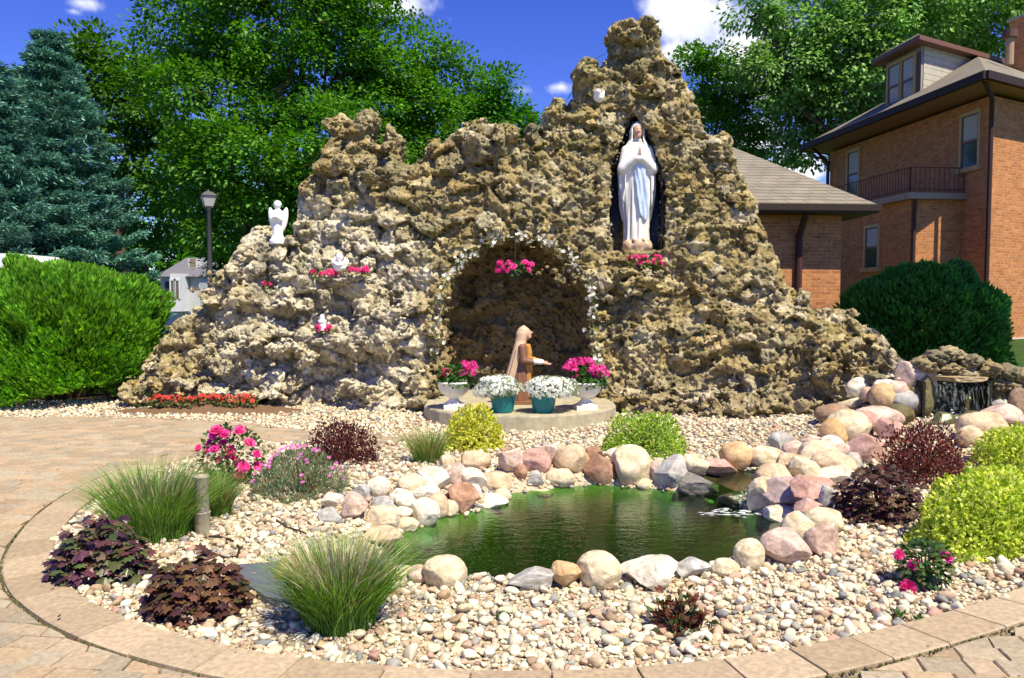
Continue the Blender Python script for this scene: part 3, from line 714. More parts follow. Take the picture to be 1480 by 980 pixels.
body[0] = body[-1] = 1; body[:, 0] = 1; body[:, -1] = 1; body[:, :, -1] = 1; body[:, :, 0] = 1
gV, gF = surface_nets(body, lo, h); del body, dfront, carve
# one smooth subdivision, then fine pitting along the normals
tmp = make_mesh('tmp', gV, gF, None, None, None, True); tmp.modifiers.new('s', 'SUBSURF').levels = 1
dg = bpy.context.evaluated_depsgraph_get(); ev = tmp.evaluated_get(dg); me = bpy.data.meshes.new_from_object(ev)
nv = len(me.vertices); V = np.empty(nv * 3, np.float32); me.vertices.foreach_get('co', V); V = V.reshape(-1, 3)
N = np.empty(nv * 3, np.float32); me.vertices.foreach_get('normal', N); N = N.reshape(-1, 3)
Fq = np.empty(len(me.loops), np.int32); me.loops.foreach_get('vertex_index', Fq); Fq = Fq.reshape(-1, 4)
bpy.data.objects.remove(tmp); bpy.data.meshes.remove(me)
rd = 1 - np.abs(vnoise(V * 16 + 7, 63)) * 2
V2 = V + N * (.020 * fbm(V * 11, 3, 61) + .010 * rd - .030 * sstep(.15, .55, vnoise(V * 24, 62)) - .018 * sstep(.1, .5, vnoise(V * 41, 64)))[:, None]
F1, F2, ID, W_, _v = rock_cells(V); hid = _h01(ID); _a, _b, mID, _c = worley(W_ * np.array([1, 1, 1.35]) / .13, 47); mh = _h01(mID * np.uint32(22695477)); hid2 = _h01(ID * np.uint32(747796405))
pal = np.array([(.34, .265, .115), (.405, .32, .145), (.45, .365, .175), (.37, .29, .125), (.30, .25, .12), (.49, .405, .21), (.335, .285, .145), (.41, .31, .13)])
col = pal[(hid * 7.99).astype(int)] * (.78 + .46 * mh[:, None])
wx = sstep(-5.0, -3.6, V[:, 0]) * sstep(-.9, -1.9, V[:, 0]) * sstep(3.2, 2.5, V[:, 2] + .25 * (V[:, 0] + 2.2)); 
white = np.clip(wx * (.62 + .7 * sstep(.15, .6, hid2)) + .5 * sstep(.86, .93, hid2), 0, 1)
lich = sstep(.05, .45, fbm(V * 2.2 + 9, 3, 71)); grain = fbm(V * 9, 3, 73)
white = np.clip(white + .38 * sstep(.12, .5, fbm(V * 3.1 + 40, 3, 75)) + .35 * sstep(.72, .95, mh), 0, 1)
col = col * (1 - white[:, None]) + np.array([.70, .63, .46]) * white[:, None]
f = (lich * sstep(.5, 3.5, V[:, 2]) * .55)[:, None]; col = col * (1 - f) + np.array([.30, .275, .17]) * f
mort = sstep(.10, .02, F2 - F1)[:, None] * .6; col = col * (1 - mort) + np.array([.28, .215, .10]) * mort
foot = sstep(.75, .2, V[:, 2] + .2 * grain)[:, None] * sstep(1.4, 1.8, V[:, 0])[:, None] * .5; col = col * (1 - foot) + np.array([.38, .32, .20]) * foot
col = col * (1 + .34 * grain[:, None] + .30 * vnoise(V * 37, 77)[:, None])
stn = sstep(.10, .5, fbm(V * np.array([3.2, 3.2, .55]) + 70, 3, 101)) * sstep(.4, 2.2, V[:, 2]); col = col * (1 - .42 * stn[:, None]) + np.array([.10, .095, .07]) * .25 * stn[:, None]
moss_ = sstep(.22, .55, fbm(V * 1.6 + 120, 4, 103, .6)) * sstep(-.2, .6, vnoise(V * 19, 105) + .3); col = col * (1 - .5 * moss_[:, None]) + np.array([.16, .175, .06]) * .5 * moss_[:, None]
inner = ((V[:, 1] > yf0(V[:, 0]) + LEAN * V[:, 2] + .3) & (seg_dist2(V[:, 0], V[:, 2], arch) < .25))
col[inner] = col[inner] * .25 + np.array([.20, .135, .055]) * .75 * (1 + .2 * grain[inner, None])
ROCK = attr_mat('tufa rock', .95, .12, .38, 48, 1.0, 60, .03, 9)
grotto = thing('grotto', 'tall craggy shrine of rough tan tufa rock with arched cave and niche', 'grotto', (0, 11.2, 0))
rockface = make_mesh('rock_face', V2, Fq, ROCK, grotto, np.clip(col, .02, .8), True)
from mathutils.bvhtree import BVHTree
BV = BVHTree.FromPolygons([tuple(v) for v in V2.tolist()], Fq.tolist())
def hit(px, py, y0=6.0):
    d = cam_ray(px, py); o = CAM + d * (y0 / d[1]); r = BV.ray_cast(Vector(o), Vector(d))
    return np.array(r[0]) if r[0] is not None else PF(px, py)
def drop(x, y, z):
    r = BV.ray_cast(Vector((x, y, z)), Vector((0, 0, -1))); return r[0].z if r[0] is not None else 0.0

# two jutting ledges that carry the small figures (rough slabs of their own)
def ledge(px, py, rx, rz, outw, seed):
    """a shelf of several rough tufa lumps grown together"""
    g = np.random.default_rng(seed); c = PF(px, py); s = c[1] / F_PX; mb = MB(); n_ = 7
    for k in range(n_):
        Vv, Ff = ico(5); off = g.uniform(0, 50, 3); v = Vv.copy()
        for _ in range(7):
            nn = norm(g.normal(size=3)); dd = g.uniform(.5, .85); e = v @ nn; v = v - np.maximum(e - dd, 0)[:, None] * nn * .9
        v *= 1 + .26 * fbm(Vv * 2.0 + off, 3, 81)[:, None] + .15 * fbm(Vv * 6 + off, 3, 82)[:, None] - .12 * sstep(.15, .6, vnoise(Vv * 9 + off, 83))[:, None]
        t_ = (k + .5) / n_ * 2 - 1; v = v * np.array([rx * s * .36, outw * g.uniform(.75, 1.05) * (1 - .35 * t_ * t_), rz * s * g.uniform(.85, 1.35)]) + c + np.array([t_ * rx * s * .85, .03 + .06 * t_ * t_, g.uniform(-.3, .25) * rz * s])
        cc = np.array([.62, .56, .42]) * g.uniform(.8, 1.12) * (1 + .35 * fbm(Vv * 5 + off, 3, 84))[:, None]; mb.add(v, Ff, cc)
    return mb.build('ledge', ROCK, grotto, True)
ledge(497, 403, 46, 10, .34, 3); ledge(500, 489, 68, 15, .40, 9)
# dark glass-flecked lining of the tall niche
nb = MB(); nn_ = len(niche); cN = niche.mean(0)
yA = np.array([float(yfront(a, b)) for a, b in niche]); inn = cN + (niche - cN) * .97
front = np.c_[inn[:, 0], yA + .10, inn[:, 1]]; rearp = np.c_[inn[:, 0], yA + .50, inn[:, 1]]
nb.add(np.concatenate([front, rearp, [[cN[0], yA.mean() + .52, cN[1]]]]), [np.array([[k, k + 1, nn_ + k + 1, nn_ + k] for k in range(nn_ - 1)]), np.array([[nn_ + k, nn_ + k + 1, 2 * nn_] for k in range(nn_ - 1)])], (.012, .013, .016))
g_ = np.random.default_rng(5)
for k in range(150):                                             # bits of coloured glass set in it
    i = g_.integers(0, nn_ - 1); t_, u_ = g_.random(), g_.random() ** 1.5
    p = front[i] * (1 - t_) + front[i + 1] * t_; p = p + np.array([0, .40 * u_, 0]); p[[0, 2]] += (cN - p[[0, 2]]) * .04
    v, f = ico(1); nb.add(v * g_.uniform(.008, .022) + p, f, [(.02, .02, .03), (.03, .06, .14), (.03, .09, .06), (.12, .10, .05), (.2, .2, .2), (.01, .01, .01)][g_.integers(0, 6)])
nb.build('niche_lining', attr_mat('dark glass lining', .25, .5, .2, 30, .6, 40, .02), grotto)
# rough tufa pieces crowning the waterfall and the low wall at the right
tufa_px = [(1334, 524, 36, 24), (1352, 512, 30, 20), (1372, 508, 34, 22), (1366, 528, 46, 18), (1398, 518, 36, 24), (1392, 534, 46, 16), (1425, 530, 36, 26), (1452, 534, 36, 26), (1478, 540, 34, 30), (1444, 552, 38, 24), (1462, 560, 30, 22), (1310, 538, 34, 20), (1290, 548, 34, 18), (1268, 545, 30, 18)]
FALL = P(1387, 548, 8.6)
for i, (a, b, ww, hh) in enumerate(tufa_px):
    s = 8.9 / F_PX; c = P(a, b, 8.9 if a > 1325 else 9.3); Vv, Ff = ico(4); v = Vv * (1 + .40 * fbm(Vv * 1.9 + i * 5, 3, 91)[:, None] + .26 * fbm(Vv * 5 + i, 3, 92)[:, None] - .20 * sstep(.15, .6, vnoise(Vv * 7 + i, 93))[:, None])
    v = v * np.array([ww * s * .50, .20, hh * s * .50]) + c - np.array([0, 0, .03])
    cc = np.array([(.36, .29, .16), (.28, .24, .15), (.44, .37, .22)][i % 3]) * (1 + .25 * fbm(Vv * 5, 3, 94))[:, None]
    o = make_mesh('tufa_rock', v, Ff, ROCK, None, cc, True); pos = sorted(range(len(tufa_px)), key=lambda j: tufa_px[j][0]).index(i) + 1
    nth = ['leftmost', 'second', 'third', 'fourth', 'fifth', 'sixth', 'seventh', 'eighth', 'ninth', 'tenth', 'eleventh', 'twelfth', 'thirteenth', 'rightmost'][pos - 1]
    tag(o, f"rough brown tufa rock heaped around the waterfall top, {nth} from the left".replace('leftmost from the left', 'leftmost of all').replace('rightmost from the left', 'rightmost of all'), 'rock', 'tufa rocks heaped around the waterfall'); rebase(o, c)
# ------------------------------------------------------------------ leaves and petals
def leaves(pos, d, nrm, L, Wd, fold=.15, c=(.05, .12, .02), shape=.5):
    """bent diamond leaves: pos base, d direction, nrm face normal"""
    pos = np.asarray(pos, float); n = len(pos); d = norm(np.asarray(d, float)); s = norm(np.cross(d, nrm)); nn = np.cross(s, d)
    L = np.broadcast_to(np.asarray(L, float), (n,))[:, None]; Wd = np.broadcast_to(np.asarray(Wd, float), (n,))[:, None]
    a = pos + d * L * shape + nn * L * fold; V = np.stack([pos, a + s * Wd * .5 - nn * L * fold * .5, pos + d * L - nn * L * fold * .4, a - s * Wd * .5 - nn * L * fold * .5], 1).reshape(-1, 3)
    i = np.arange(n)[:, None] * 4; F = np.concatenate([i + np.array([[0, 1, 2, 3]])])
    c = np.asarray(c, float); c = np.tile(c, (n, 1)) if c.ndim == 1 else c
    return V, F, np.repeat(c, 4, 0)
def leaves6(pos, d, nrm, L, Wd, droop=.2, c=(.05, .12, .02)):
    """pointed oval leaves (two quads), drooping at the tip"""
    pos = np.asarray(pos, float); n = len(pos); d = norm(np.asarray(d, float)); s = norm(np.cross(d, nrm)); nn = np.cross(s, d)
    L = np.broadcast_to(np.asarray(L, float), (n,))[:, None]; Wd = np.broadcast_to(np.asarray(Wd, float), (n,))[:, None]
    m1 = pos + d * L * .35 + nn * L * .08; m2 = pos + d * L * .72 + nn * L * (.05 - droop * .4)
    V = np.stack([pos, m1 + s * Wd * .5, m1 - s * Wd * .5, m2 + s * Wd * .36, m2 - s * Wd * .36, pos + d * L - nn * L * droop], 1).reshape(-1, 3)
    i = np.arange(n)[:, None] * 6; F4 = i + np.array([[2, 1, 3, 4]]); F3 = np.concatenate([i + np.array([[0, 1, 2]]), i + np.array([[4, 3, 5]])])
    c = np.asarray(c, float); c = np.tile(c, (n, 1)) if c.ndim == 1 else c
    return V, [F4, F3], np.repeat(c, 6, 0)
def rand_dirs(n, g): return norm(g.normal(size=(n, 3)))
def jitter_cols(n, cols, g, amp=.25):
    cols = np.asarray(cols, float); cols = cols[None] if cols.ndim == 1 else cols
    return np.clip(cols[g.integers(0, len(cols), n)] * g.uniform(1 - amp, 1 + amp, (n, 1)), 0, 1)
def bloom(mb, c, r, up, cols, g, rings=3, per=7):
    """double flower: rings of petals closing towards the middle"""
    up = norm(np.asarray(up, float)); a = norm(np.cross(up, [.3, .2, .93])); b = np.cross(up, a)
    for k in range(rings):
        m = per - k; t = np.arange(m) / m * 2 * np.pi + g.random() * 6; e = .15 + .75 * k / max(1, rings - 1) + g.uniform(-.1, .1, m)
        out_ = a * np.cos(t)[:, None] + b * np.sin(t)[:, None]; d = out_ * np.cos(e)[:, None] + up * np.sin(e)[:, None]; nr = up * np.cos(e)[:, None] - out_ * np.sin(e)[:, None]
        rr = r * (1 - .22 * k); mb.add(*leaves(np.tile(np.asarray(c) + up * r * .12 * k, (m, 1)), d, nr, rr * g.uniform(.85, 1.1, m), rr * .75, -.14, jitter_cols(m, cols, g, .22), .68))
def umbel(mb, c, r, cols, g, n=26):
    """geranium head: a ball of small five-petalled flowers"""
    d = rand_dirs(n, g); d[:, 2] = np.abs(d[:, 2]) * 1.0 - .25; d = norm(d)
    for k in range(n): bloom(mb, np.asarray(c) + d[k] * r * g.uniform(.75, 1), r * .42, d[k] + rand_dirs(1, g)[0] * .25, cols, g, 1, 5)

PINK = [(.72, .05, .22), (.80, .09, .30), (.62, .03, .16), (.84, .16, .38)]
MAGENTA = [(.74, .04, .28), (.82, .08, .38), (.60, .02, .20), (.85, .15, .45)]
CORAL = [(.70, .11, .07), (.78, .17, .12), (.62, .08, .06)]
WHITEP = [(.82, .82, .76), (.78, .80, .70), (.86, .86, .82)]
GREEN = [(.05, .13, .02), (.07, .17, .03), (.035, .10, .015), (.09, .20, .04)]

# ------------------------------------------------------------------ platform
PZ = .19
plat = MB(); ph = np.linspace(R(180), R(360), 49); cx_, cy_ = .105, 10.55; rx_, ry_ = 1.27, 1.14
rim_ = np.stack([cx_ + rx_ * np.cos(ph), cy_ + ry_ * np.sin(ph)], 1); rim_ = np.concatenate([rim_, [[cx_ + rx_, 11.4], [1.0, 12.6], [-.9, 12.6], [cx_ - rx_, 11.4]]])
m = len(rim_); ctr = rim_.mean(0); sh = ctr + (rim_ - ctr) * .985
V = np.concatenate([np.c_[rim_, np.full(m, -.05)], np.c_[rim_, np.full(m, PZ - .02)], np.c_[sh, np.full(m, PZ)], [[*ctr, PZ]]])
V[m:2 * m, :2] += .006 * np.stack([np.sin(np.arange(m) * 1.7), np.cos(np.arange(m) * 2.3)], 1)
plat.add(V, [np.array([[r * m + k, r * m + (k + 1) % m, (r + 1) * m + (k + 1) % m, (r + 1) * m + k] for r in range(2) for k in range(m)]), np.array([[2 * m + k, 2 * m + (k + 1) % m, 3 * m] for k in range(m)])], (.40, .36, .25))
o = plat.build('platform', CONCRETE); tag(o, 'low half-round grey concrete platform in front of the arched cave', 'platform'); rebase(o, (*ctr, 0))

# ------------------------------------------------------------------ statue in the niche
SKIN = attr_mat('painted skin', .5, .3, .06, 10)
ms = P(920, 351, 11.72); MS = (ms[1] * 0 + ms[0], 11.72, ms[2])
mary = thing('statue', 'life-size praying woman statue in white robe with pale blue sash, in the tall niche', 'statue', MS)
def rad(z, tab): t = np.array(tab); return np.interp(z, t[:, 0], t[:, 1])
def robe(Q, grow=0.0, folds=.06):
    x, y, z = Q.T; an = np.arctan2(x, -y)
    rx = rad(z, [(0, .185), (.1, .18), (.5, .185), (.8, .20), (1.1, .20), (1.3, .185), (1.40, .15), (1.46, .075), (1.55, .05)]) + grow
    ry = rad(z, [(0, .165), (.5, .15), (.9, .15), (1.1, .15), (1.3, .13), (1.40, .11), (1.46, .07), (1.55, .05)]) + grow
    f = 1 + folds * (np.sin(an * 11 + 2.2 * z) + .6 * np.sin(an * 19 - 3 * z + 1)) * sstep(1.25, .7, z)
    d = (np.sqrt((x / (rx * f)) ** 2 + (y / (ry * f)) ** 2) - 1) * np.minimum(rx, ry) * .8
    return np.maximum(np.maximum(d, -z), z - 1.55)
def mary_robe(Q):
    d = robe(Q)
    for s in (-1, 1):
        d = smin(d, sd_cone(Q, (s * .165, -.01, 1.33), (s * .215, -.07, 1.06), .075, .075), .05)
        d = smin(d, sd_cone(Q, (s * .215, -.07, 1.06), (s * .035, -.20, 1.19), .078, .05), .04)
    return d
def mary_cloak(Q):
    x, y, z = Q.T; an = np.arctan2(x, -y)
    rx = rad(z, [(.30, .20), (.5, .235), (.8, .262), (1.05, .27), (1.25, .245), (1.38, .185), (1.5, .112), (1.62, .108), (1.70, .085), (1.75, .03)]); ry = rad(z, [(.3, .17), (.8, .20), (1.25, .18), (1.38, .15), (1.5, .118), (1.62, .115), (1.70, .085), (1.75, .03)])
    f = 1 + .06 * np.sin(an * 15 + 4 * z) + .03 * np.sin(an * 27 - 5 * z); d = (np.sqrt((x / (rx * f)) ** 2 + ((y - .02) / (ry * f)) ** 2) - 1) * np.minimum(rx, ry) * .8
    d = np.maximum(d, -(d + .026))
    gap = rad(z, [(.3, .20), (.8, .18), (1.05, .17), (1.3, .11), (1.4, .085), (1.5, .068), (1.64, .066), (1.685, .02), (1.70, -.05)]) 
    d = smax(d, np.where(y < .03, gap - np.abs(x), -1), .015)
    hem = .30 + .35 * sstep(.05, .26, np.abs(x)) * sstep(.05, -.1, y) + .03 * np.sin(an * 9)
    return np.maximum(np.maximum(d, hem - z), z - 1.76)
def mary_head(Q):
    d = sd_ell(Q, (0, -.028, 1.605), (.068, .082, .098)); d = smin(d, sd_cone(Q, (0, -.085, 1.625), (0, -.118, 1.598), .012, .015), .02)
    d = smin(d, sd_ell(Q, (0, -.075, 1.535), (.03, .03, .024)), .03); d = smin(d, sd_cone(Q, (0, -.01, 1.54), (0, .0, 1.40), .047, .055), .03)
    for s in (-1, 1): d = smax(d, -sd_ell(Q, (s * .027, -.115, 1.622), (.017, .02, .010)), .012)
    return smax(d, -sd_ell(Q, (0, -.112, 1.566), (.02, .012, .004)), .006)
def mary_hands(Q):
    d = 9
    for s in (-1, 1):
        d = smin(d, sd_cone(Q, (s * .045, -.19, 1.18), (s * .018, -.218, 1.235), .024, .022), .012) if not isinstance(d, int) else sd_cone(Q, (s * .045, -.19, 1.18), (s * .018, -.218, 1.235), .024, .022)
        for k in range(4):
            L_ = (.088, .10, .095, .078)[k]; b = np.array([s * .012, -.240 + .015 * k, 1.245]); d = smin(d, sd_cone(Q, b, b + np.array([-s * .004, -.004, L_]), .0085, .006), .004)
        d = smin(d, sd_cone(Q, (s * .016, -.205, 1.235), (s * .006, -.188, 1.295), .010, .007), .006)
    return d
sdf_part('robe', mary_robe, (-.34, -.3, -.02), (.34, .24, 1.6), .012, PLASTER, mary, MS, (.80, .78, .73))
sdf_part('cloak', mary_cloak, (-.34, -.3, .2), (.34, .28, 1.8), .012, PLASTER, mary, MS, (.78, .78, .76))
sdf_part('head', mary_head, (-.1, -.16, 1.36), (.1, .1, 1.74), .007, SKIN, mary, MS, (.62, .36, .25))
sdf_part('hands', mary_hands, (-.09, -.29, 1.13), (.09, -.14, 1.38), .005, SKIN, mary, MS, (.74, .48, .36))
def hair(Q):
    d = sd_ell(Q, (0, -.005, 1.625), (.082, .082, .105)); return np.maximum(np.maximum(d, -sd_ell(Q, (0, -.075, 1.585), (.06, .06, .095))), 1.56 - Q[:, 2])
sdf_part('hair', hair, (-.1, -.12, 1.52), (.1, .1, 1.76), .009, SKIN, mary, MS, (.22, .11, .05))
def sash(Q):
    x, y, z = Q.T; d = np.abs(robe(Q, .004) - .012) - .012; xc = rad(z, [(.42, .085), (.8, .045), (1.12, .0)]); wd = rad(z, [(.28, .05), (.5, .085), (.9, .085), (1.12, .095)]); d = d - .006 * np.sin((x - xc) * 95 + z * 4)
    return np.maximum(np.maximum(np.maximum(d, np.abs(x - xc) - wd * (1 + .1 * np.sin(z * 30))), np.maximum(z - 1.12 - .03 * np.cos(x * 18), .30 + 1.1 * np.abs(x - xc - .02) - z)), y)
sdf_part('sash', sash, (-.2, -.3, .3), (.25, .02, 1.2), .009, PLASTER, mary, MS, (.52, .64, .80))
def base_st(Q):
    d = 9 * np.ones(len(Q))
    for (a, b, r) in [(-.11, -.1, .12), (.10, -.11, .125), (0, .08, .18), (.0, -.16, .09)]: d = smin(d, sd_ell(Q, (a, b, -.06), (r, r, .11)), .03)
    d = d + .012 * vnoise(Q * 22, 4); return np.maximum(d, Q[:, 2] - .035)
sdf_part('rocky_base', base_st, (-.4, -.4, -.22), (.4, .36, .1), .014, PLASTER, mary, MS, (.52, .37, .25))
def feet(Q):
    return np.minimum(sd_cone(Q, (-.06, -.12, .035), (-.07, -.21, .025), .035, .026), sd_cone(Q, (.06, -.12, .035), (.07, -.21, .025), .035, .026))
sdf_part('feet', feet, (-.14, -.27, -.02), (.14, -.06, .1), .008, SKIN, mary, MS, (.62, .38, .27))
bm_ = MB(); th = np.linspace(0, 2 * np.pi, 25); bm_.add(*tube(np.stack([.066 * np.cos(th), -.012 + .066 * np.sin(th), 1.462 - .02 * np.cos(th * 1 + 1.57) * 0], 1), .006, 6), (.05, .03, .02)); bm_.build('necklace', PLAIN, mary, True, False)

# ------------------------------------------------------------------ kneeling figure
KB = np.array([P(757, 582, 10.62)[0], 10.62, PZ + .03]); RZK = R(82)
kn = thing('statue', 'kneeling girl statue in brown dress and tan veil, looking up to the right', 'statue', (KB[0], KB[1], PZ))
def dress(Q):
    x, y, z = Q.T; an = np.arctan2(x, -(y - .06))
    rx = rad(z, [(0, .20), (.25, .165), (.5, .12), (.65, .125), (.76, .13), (.82, .06)]); ry = rad(z, [(0, .21), (.25, .15), (.5, .105), (.68, .105), (.78, .08), (.82, .05)]); yc = rad(z, [(0, .10), (.3, .05), (.5, .02), (.8, .01)])
    f = 1 + .045 * np.sin(an * 12 + 3 * z) * sstep(.55, .3, z); d = (np.sqrt((x / (rx * f)) ** 2 + ((y - yc) / (ry * f)) ** 2) - 1) * np.minimum(rx, ry) * .8
    d = np.maximum(np.maximum(d, -z), z - .84)
    for s in (-1, 1):
        d = smin(d, sd_cone(Q, (s * .125, .01, .755), (s * .155, -.02, .57), .052, .048), .03); d = smin(d, sd_cone(Q, (s * .155, -.02, .57), (s * .12, -.13, .555), .05, .044), .02)
    return smin(d, sd_cone(Q, (0, .2, .08), (0, .42, .05), .12, .07), .06)
def cuffs(Q): return np.minimum(*[sd_cone(Q, (s * .12, -.135, .56), (s * .075, -.255, .545), .036, .030) for s in (-1, 1)])
def khands(Q):
    d = None
    for s in (-1, 1):
        e = sd_cone(Q, (s * .072, -.26, .543), (s * .058, -.315, .528), .021, .020); d = e if d is None else np.minimum(d, e)
        for k in range(4):
            b = np.array([s * (.040 + .013 * k), -.325, .527]); d = smin(d, sd_cone(Q, b, b + np.array([-s * .004, -(.052, .060, .056, .042)[k], -.010]), .0078, .006), .004)
        d = smin(d, sd_cone(Q, (s * .046, -.29, .54), (s * .028, -.325, .556), .009, .007), .006)
    return d
def khead(Q):
    d = sd_ell(Q, (0, -.02, .945), (.066, .078, .090)); d = smin(d, sd_cone(Q, (0, -.085, .972), (0, -.118, .955), .010, .014), .018); d = smin(d, sd_ell(Q, (0, -.082, .895), (.026, .026, .02)), .025)
    d = smin(d, sd_ell(Q, (0, -.096, .922), (.020, .010, .008)), .01)
    for s in (-1, 1): d = smax(d, -sd_ell(Q, (s * .026, -.108, .968), (.016, .018, .009)), .01)
    return smin(d, sd_cone(Q, (0, 0, .89), (0, .01, .78), .042, .05), .03)
def veil(Q):
    x, y, z = Q.T
    yc = rad(z, [(.22, .19), (.5, .12), (.75, .055), (.9, .022), (1.06, .0)]); rx = rad(z, [(.22, .14), (.5, .135), (.72, .135), (.84, .085), (.95, .082), (1.02, .062), (1.05, .02)]); ry = rad(z, [(.22, .10), (.5, .09), (.72, .085), (.84, .085), (.95, .095), (1.02, .07), (1.05, .02)])
    an = np.arctan2(x, y - yc); f = 1 + .085 * np.sin(an * 13 + 2 * z) * sstep(.98, .6, z); d = (np.sqrt((x / (rx * f)) ** 2 + ((y - yc) / (ry * f)) ** 2) - 1) * np.minimum(rx, ry) * .8
    d = np.maximum(d, -(d + .022)); fy = rad(z, [(.22, .12), (.5, .03), (.72, -.005), (.82, -.035), (.95, -.055), (1.02, -.07), (1.04, -.2)])
    return np.maximum(np.maximum(smax(d, fy - y, .012), .24 + .05 * np.sin(an * 7) - z), z - 1.06)
def panel(Q):
    x, y, z = Q.T; d = np.abs(dress(Q) - .010) - .012; return np.maximum(np.maximum(d, np.abs(x) - .095), np.maximum(y + .03, np.maximum(z - .80, .05 - z)))
for nm, fn, lo_, hi_, hh, cl, mt in [('dress', dress, (-.3, -.3, -.02), (.3, .55, .9), .012, (.20, .095, .055), PLASTER), ('apron', panel, (-.15, -.3, 0), (.15, .02, .86), .008, (.55, .27, .06), PLASTER), ('cuffs', cuffs, (-.2, -.32, .48), (.2, -.08, .64), .008, (.80, .76, .68), PLASTER),
                                     ('hands', khands, (-.12, -.42, .48), (.12, -.22, .6), .005, (.60, .36, .26), SKIN), ('head', khead, (-.1, -.16, .74), (.1, .1, 1.06), .007, (.62, .37, .26), SKIN), ('veil', veil, (-.22, -.16, .15), (.22, .4, 1.1), .009, (.66, .47, .30), PLASTER)]:
    sdf_part(nm, fn, lo_, hi_, hh, mt, kn, KB, cl, RZK, .95)
pl_ = MB(); v_, f_ = box((KB[0] + .02, KB[1] + .0, PZ + .016), (.78, .50, .05)); pl_.add(v_, f_, (.22, .11, .06)); pl_.build('plinth', PLAIN, kn)

# ------------------------------------------------------------------ angel and small white figures
def angel(Q):
    x, y, z = Q.T; rx = rad(z, [(0, .105), (.10, .10), (.13, .078), (.3, .072), (.42, .080), (.5, .075), (.54, .03)]); ry = rx * .9; an = np.arctan2(x, -y)
    f = 1 + .05 * np.sin(an * 9) * sstep(.34, .2, z); d = (np.sqrt((x / (rx * f)) ** 2 + (y / (ry * f)) ** 2) - 1) * rx * .8; d = np.maximum(np.maximum(d, -z), z - .55)
    d = smin(d, sd_ell(Q, (0, -.01, .595), (.052, .056, .065)), .02); d = smin(d, sd_ell(Q, (0, .015, .605), (.062, .06, .062)), .01); d = smin(d, sd_cone(Q, (0, -.06, .6), (0, -.07, .59), .008, .01), .01)
    for s in (-1, 1):
        d = smin(d, sd_cone(Q, (s * .065, -.02, .48), (s * .07, -.06, .37), .030, .026), .02); d = smin(d, sd_cone(Q, (s * .07, -.06, .37), (s * .015, -.105, .41), .026, .022), .015)
        wv = np.stack([(x - s * .092) - s * (z - .38) * .17, y - .045, (z - .38)], 1); e = sd_ell(wv, (0, 0, 0), (.054, .030, .19)); d = smin(d, e, .015)
    return smin(d, np.maximum(np.maximum(np.sqrt(x * x + y * y) - .125, z - .07), -z), .01)
ac = hit(400, 351); AZ = ac[2] - .02; sa_ = P(400, 290, ac[1] + .05); sc_ = (sa_[2] - AZ) / .66
an_ = thing('angel_statue', 'small white winged angel statue standing on the grotto left shoulder', 'statue', (ac[0], ac[1] + .06, AZ))
o = sdf_part('figure', angel, (-.3, -.2, -.02), (.3, .22, .7), .010, PLASTER, an_, (ac[0], ac[1] + .06, AZ), (.84, .84, .84), 0, sc_)
def fig_a(Q):
    d = sd_ell(Q, (0, 0, .06), (.095, .075, .075)); d = smin(d, sd_ell(Q, (0, -.01, .20), (.052, .052, .058)), .02)
    for s in (-1, 1): d = smin(d, sd_cone(Q, (s * .07, -.02, .12), (s * .02, -.08, .09), .028, .022), .02); d = smin(d, sd_ell(Q, (s * .085, .03, .13), (.045, .022, .06)), .012)
    return np.maximum(d, -Q[:, 2])
def fig_b(Q):
    x, y, z = Q.T; r = rad(z, [(0, .075), (.05, .055), (.13, .045), (.16, .03)]); d = np.maximum(np.maximum(np.sqrt(x * x + y * y) - r, -z), z - .16); d = smin(d, sd_ell(Q, (0, 0, .185), (.034, .034, .04)), .015)
    for s in (-1, 1): d = smin(d, sd_cone(Q, (s * .045, 0, .13), (s * .012, -.05, .12), .018, .014), .012)
    return d
def fig_c(Q):
    d = sd_ell(Q, (0, 0, .07), (.055, .08, .06)); d = smin(d, sd_ell(Q, (-.02, -.07, .13), (.032, .036, .034)), .03); d = smin(d, sd_ell(Q, (.05, .03, .12), (.02, .075, .06)), .02); return smin(d, sd_ell(Q, (-.055, .0, .10), (.018, .07, .05)), .02)
for (px, py, fn, lab, nm, sc_, yo) in [(491, 392, fig_a, 'small white praying cherub figure among pink flowers on the upper ledge', 'cherub_figurine', 1.0, -.12), (466, 478, fig_b, 'tiny white standing figure among pink flowers on the lower ledge', 'child_figurine', 1.05, -.14), (866, 148, fig_c, 'small white dove figure perched high on the rock left of the peak', 'dove_figurine', 1.2, -.02)]:
    c = hit(px, py); y = c[1]; x, z = c[0], c[2] - .02
    if nm != 'dove_figurine': y = PF(px, py)[1] - .24; x, y, z = P(px, py, y)
    t_ = thing(nm, lab, 'figurine', (x, y, z)); sdf_part('figure', fn, (-.17, -.17, -.02), (.17, .17, .29), .008, PLASTER, t_, (x, y, z), (.86, .86, .86), 0, sc_)

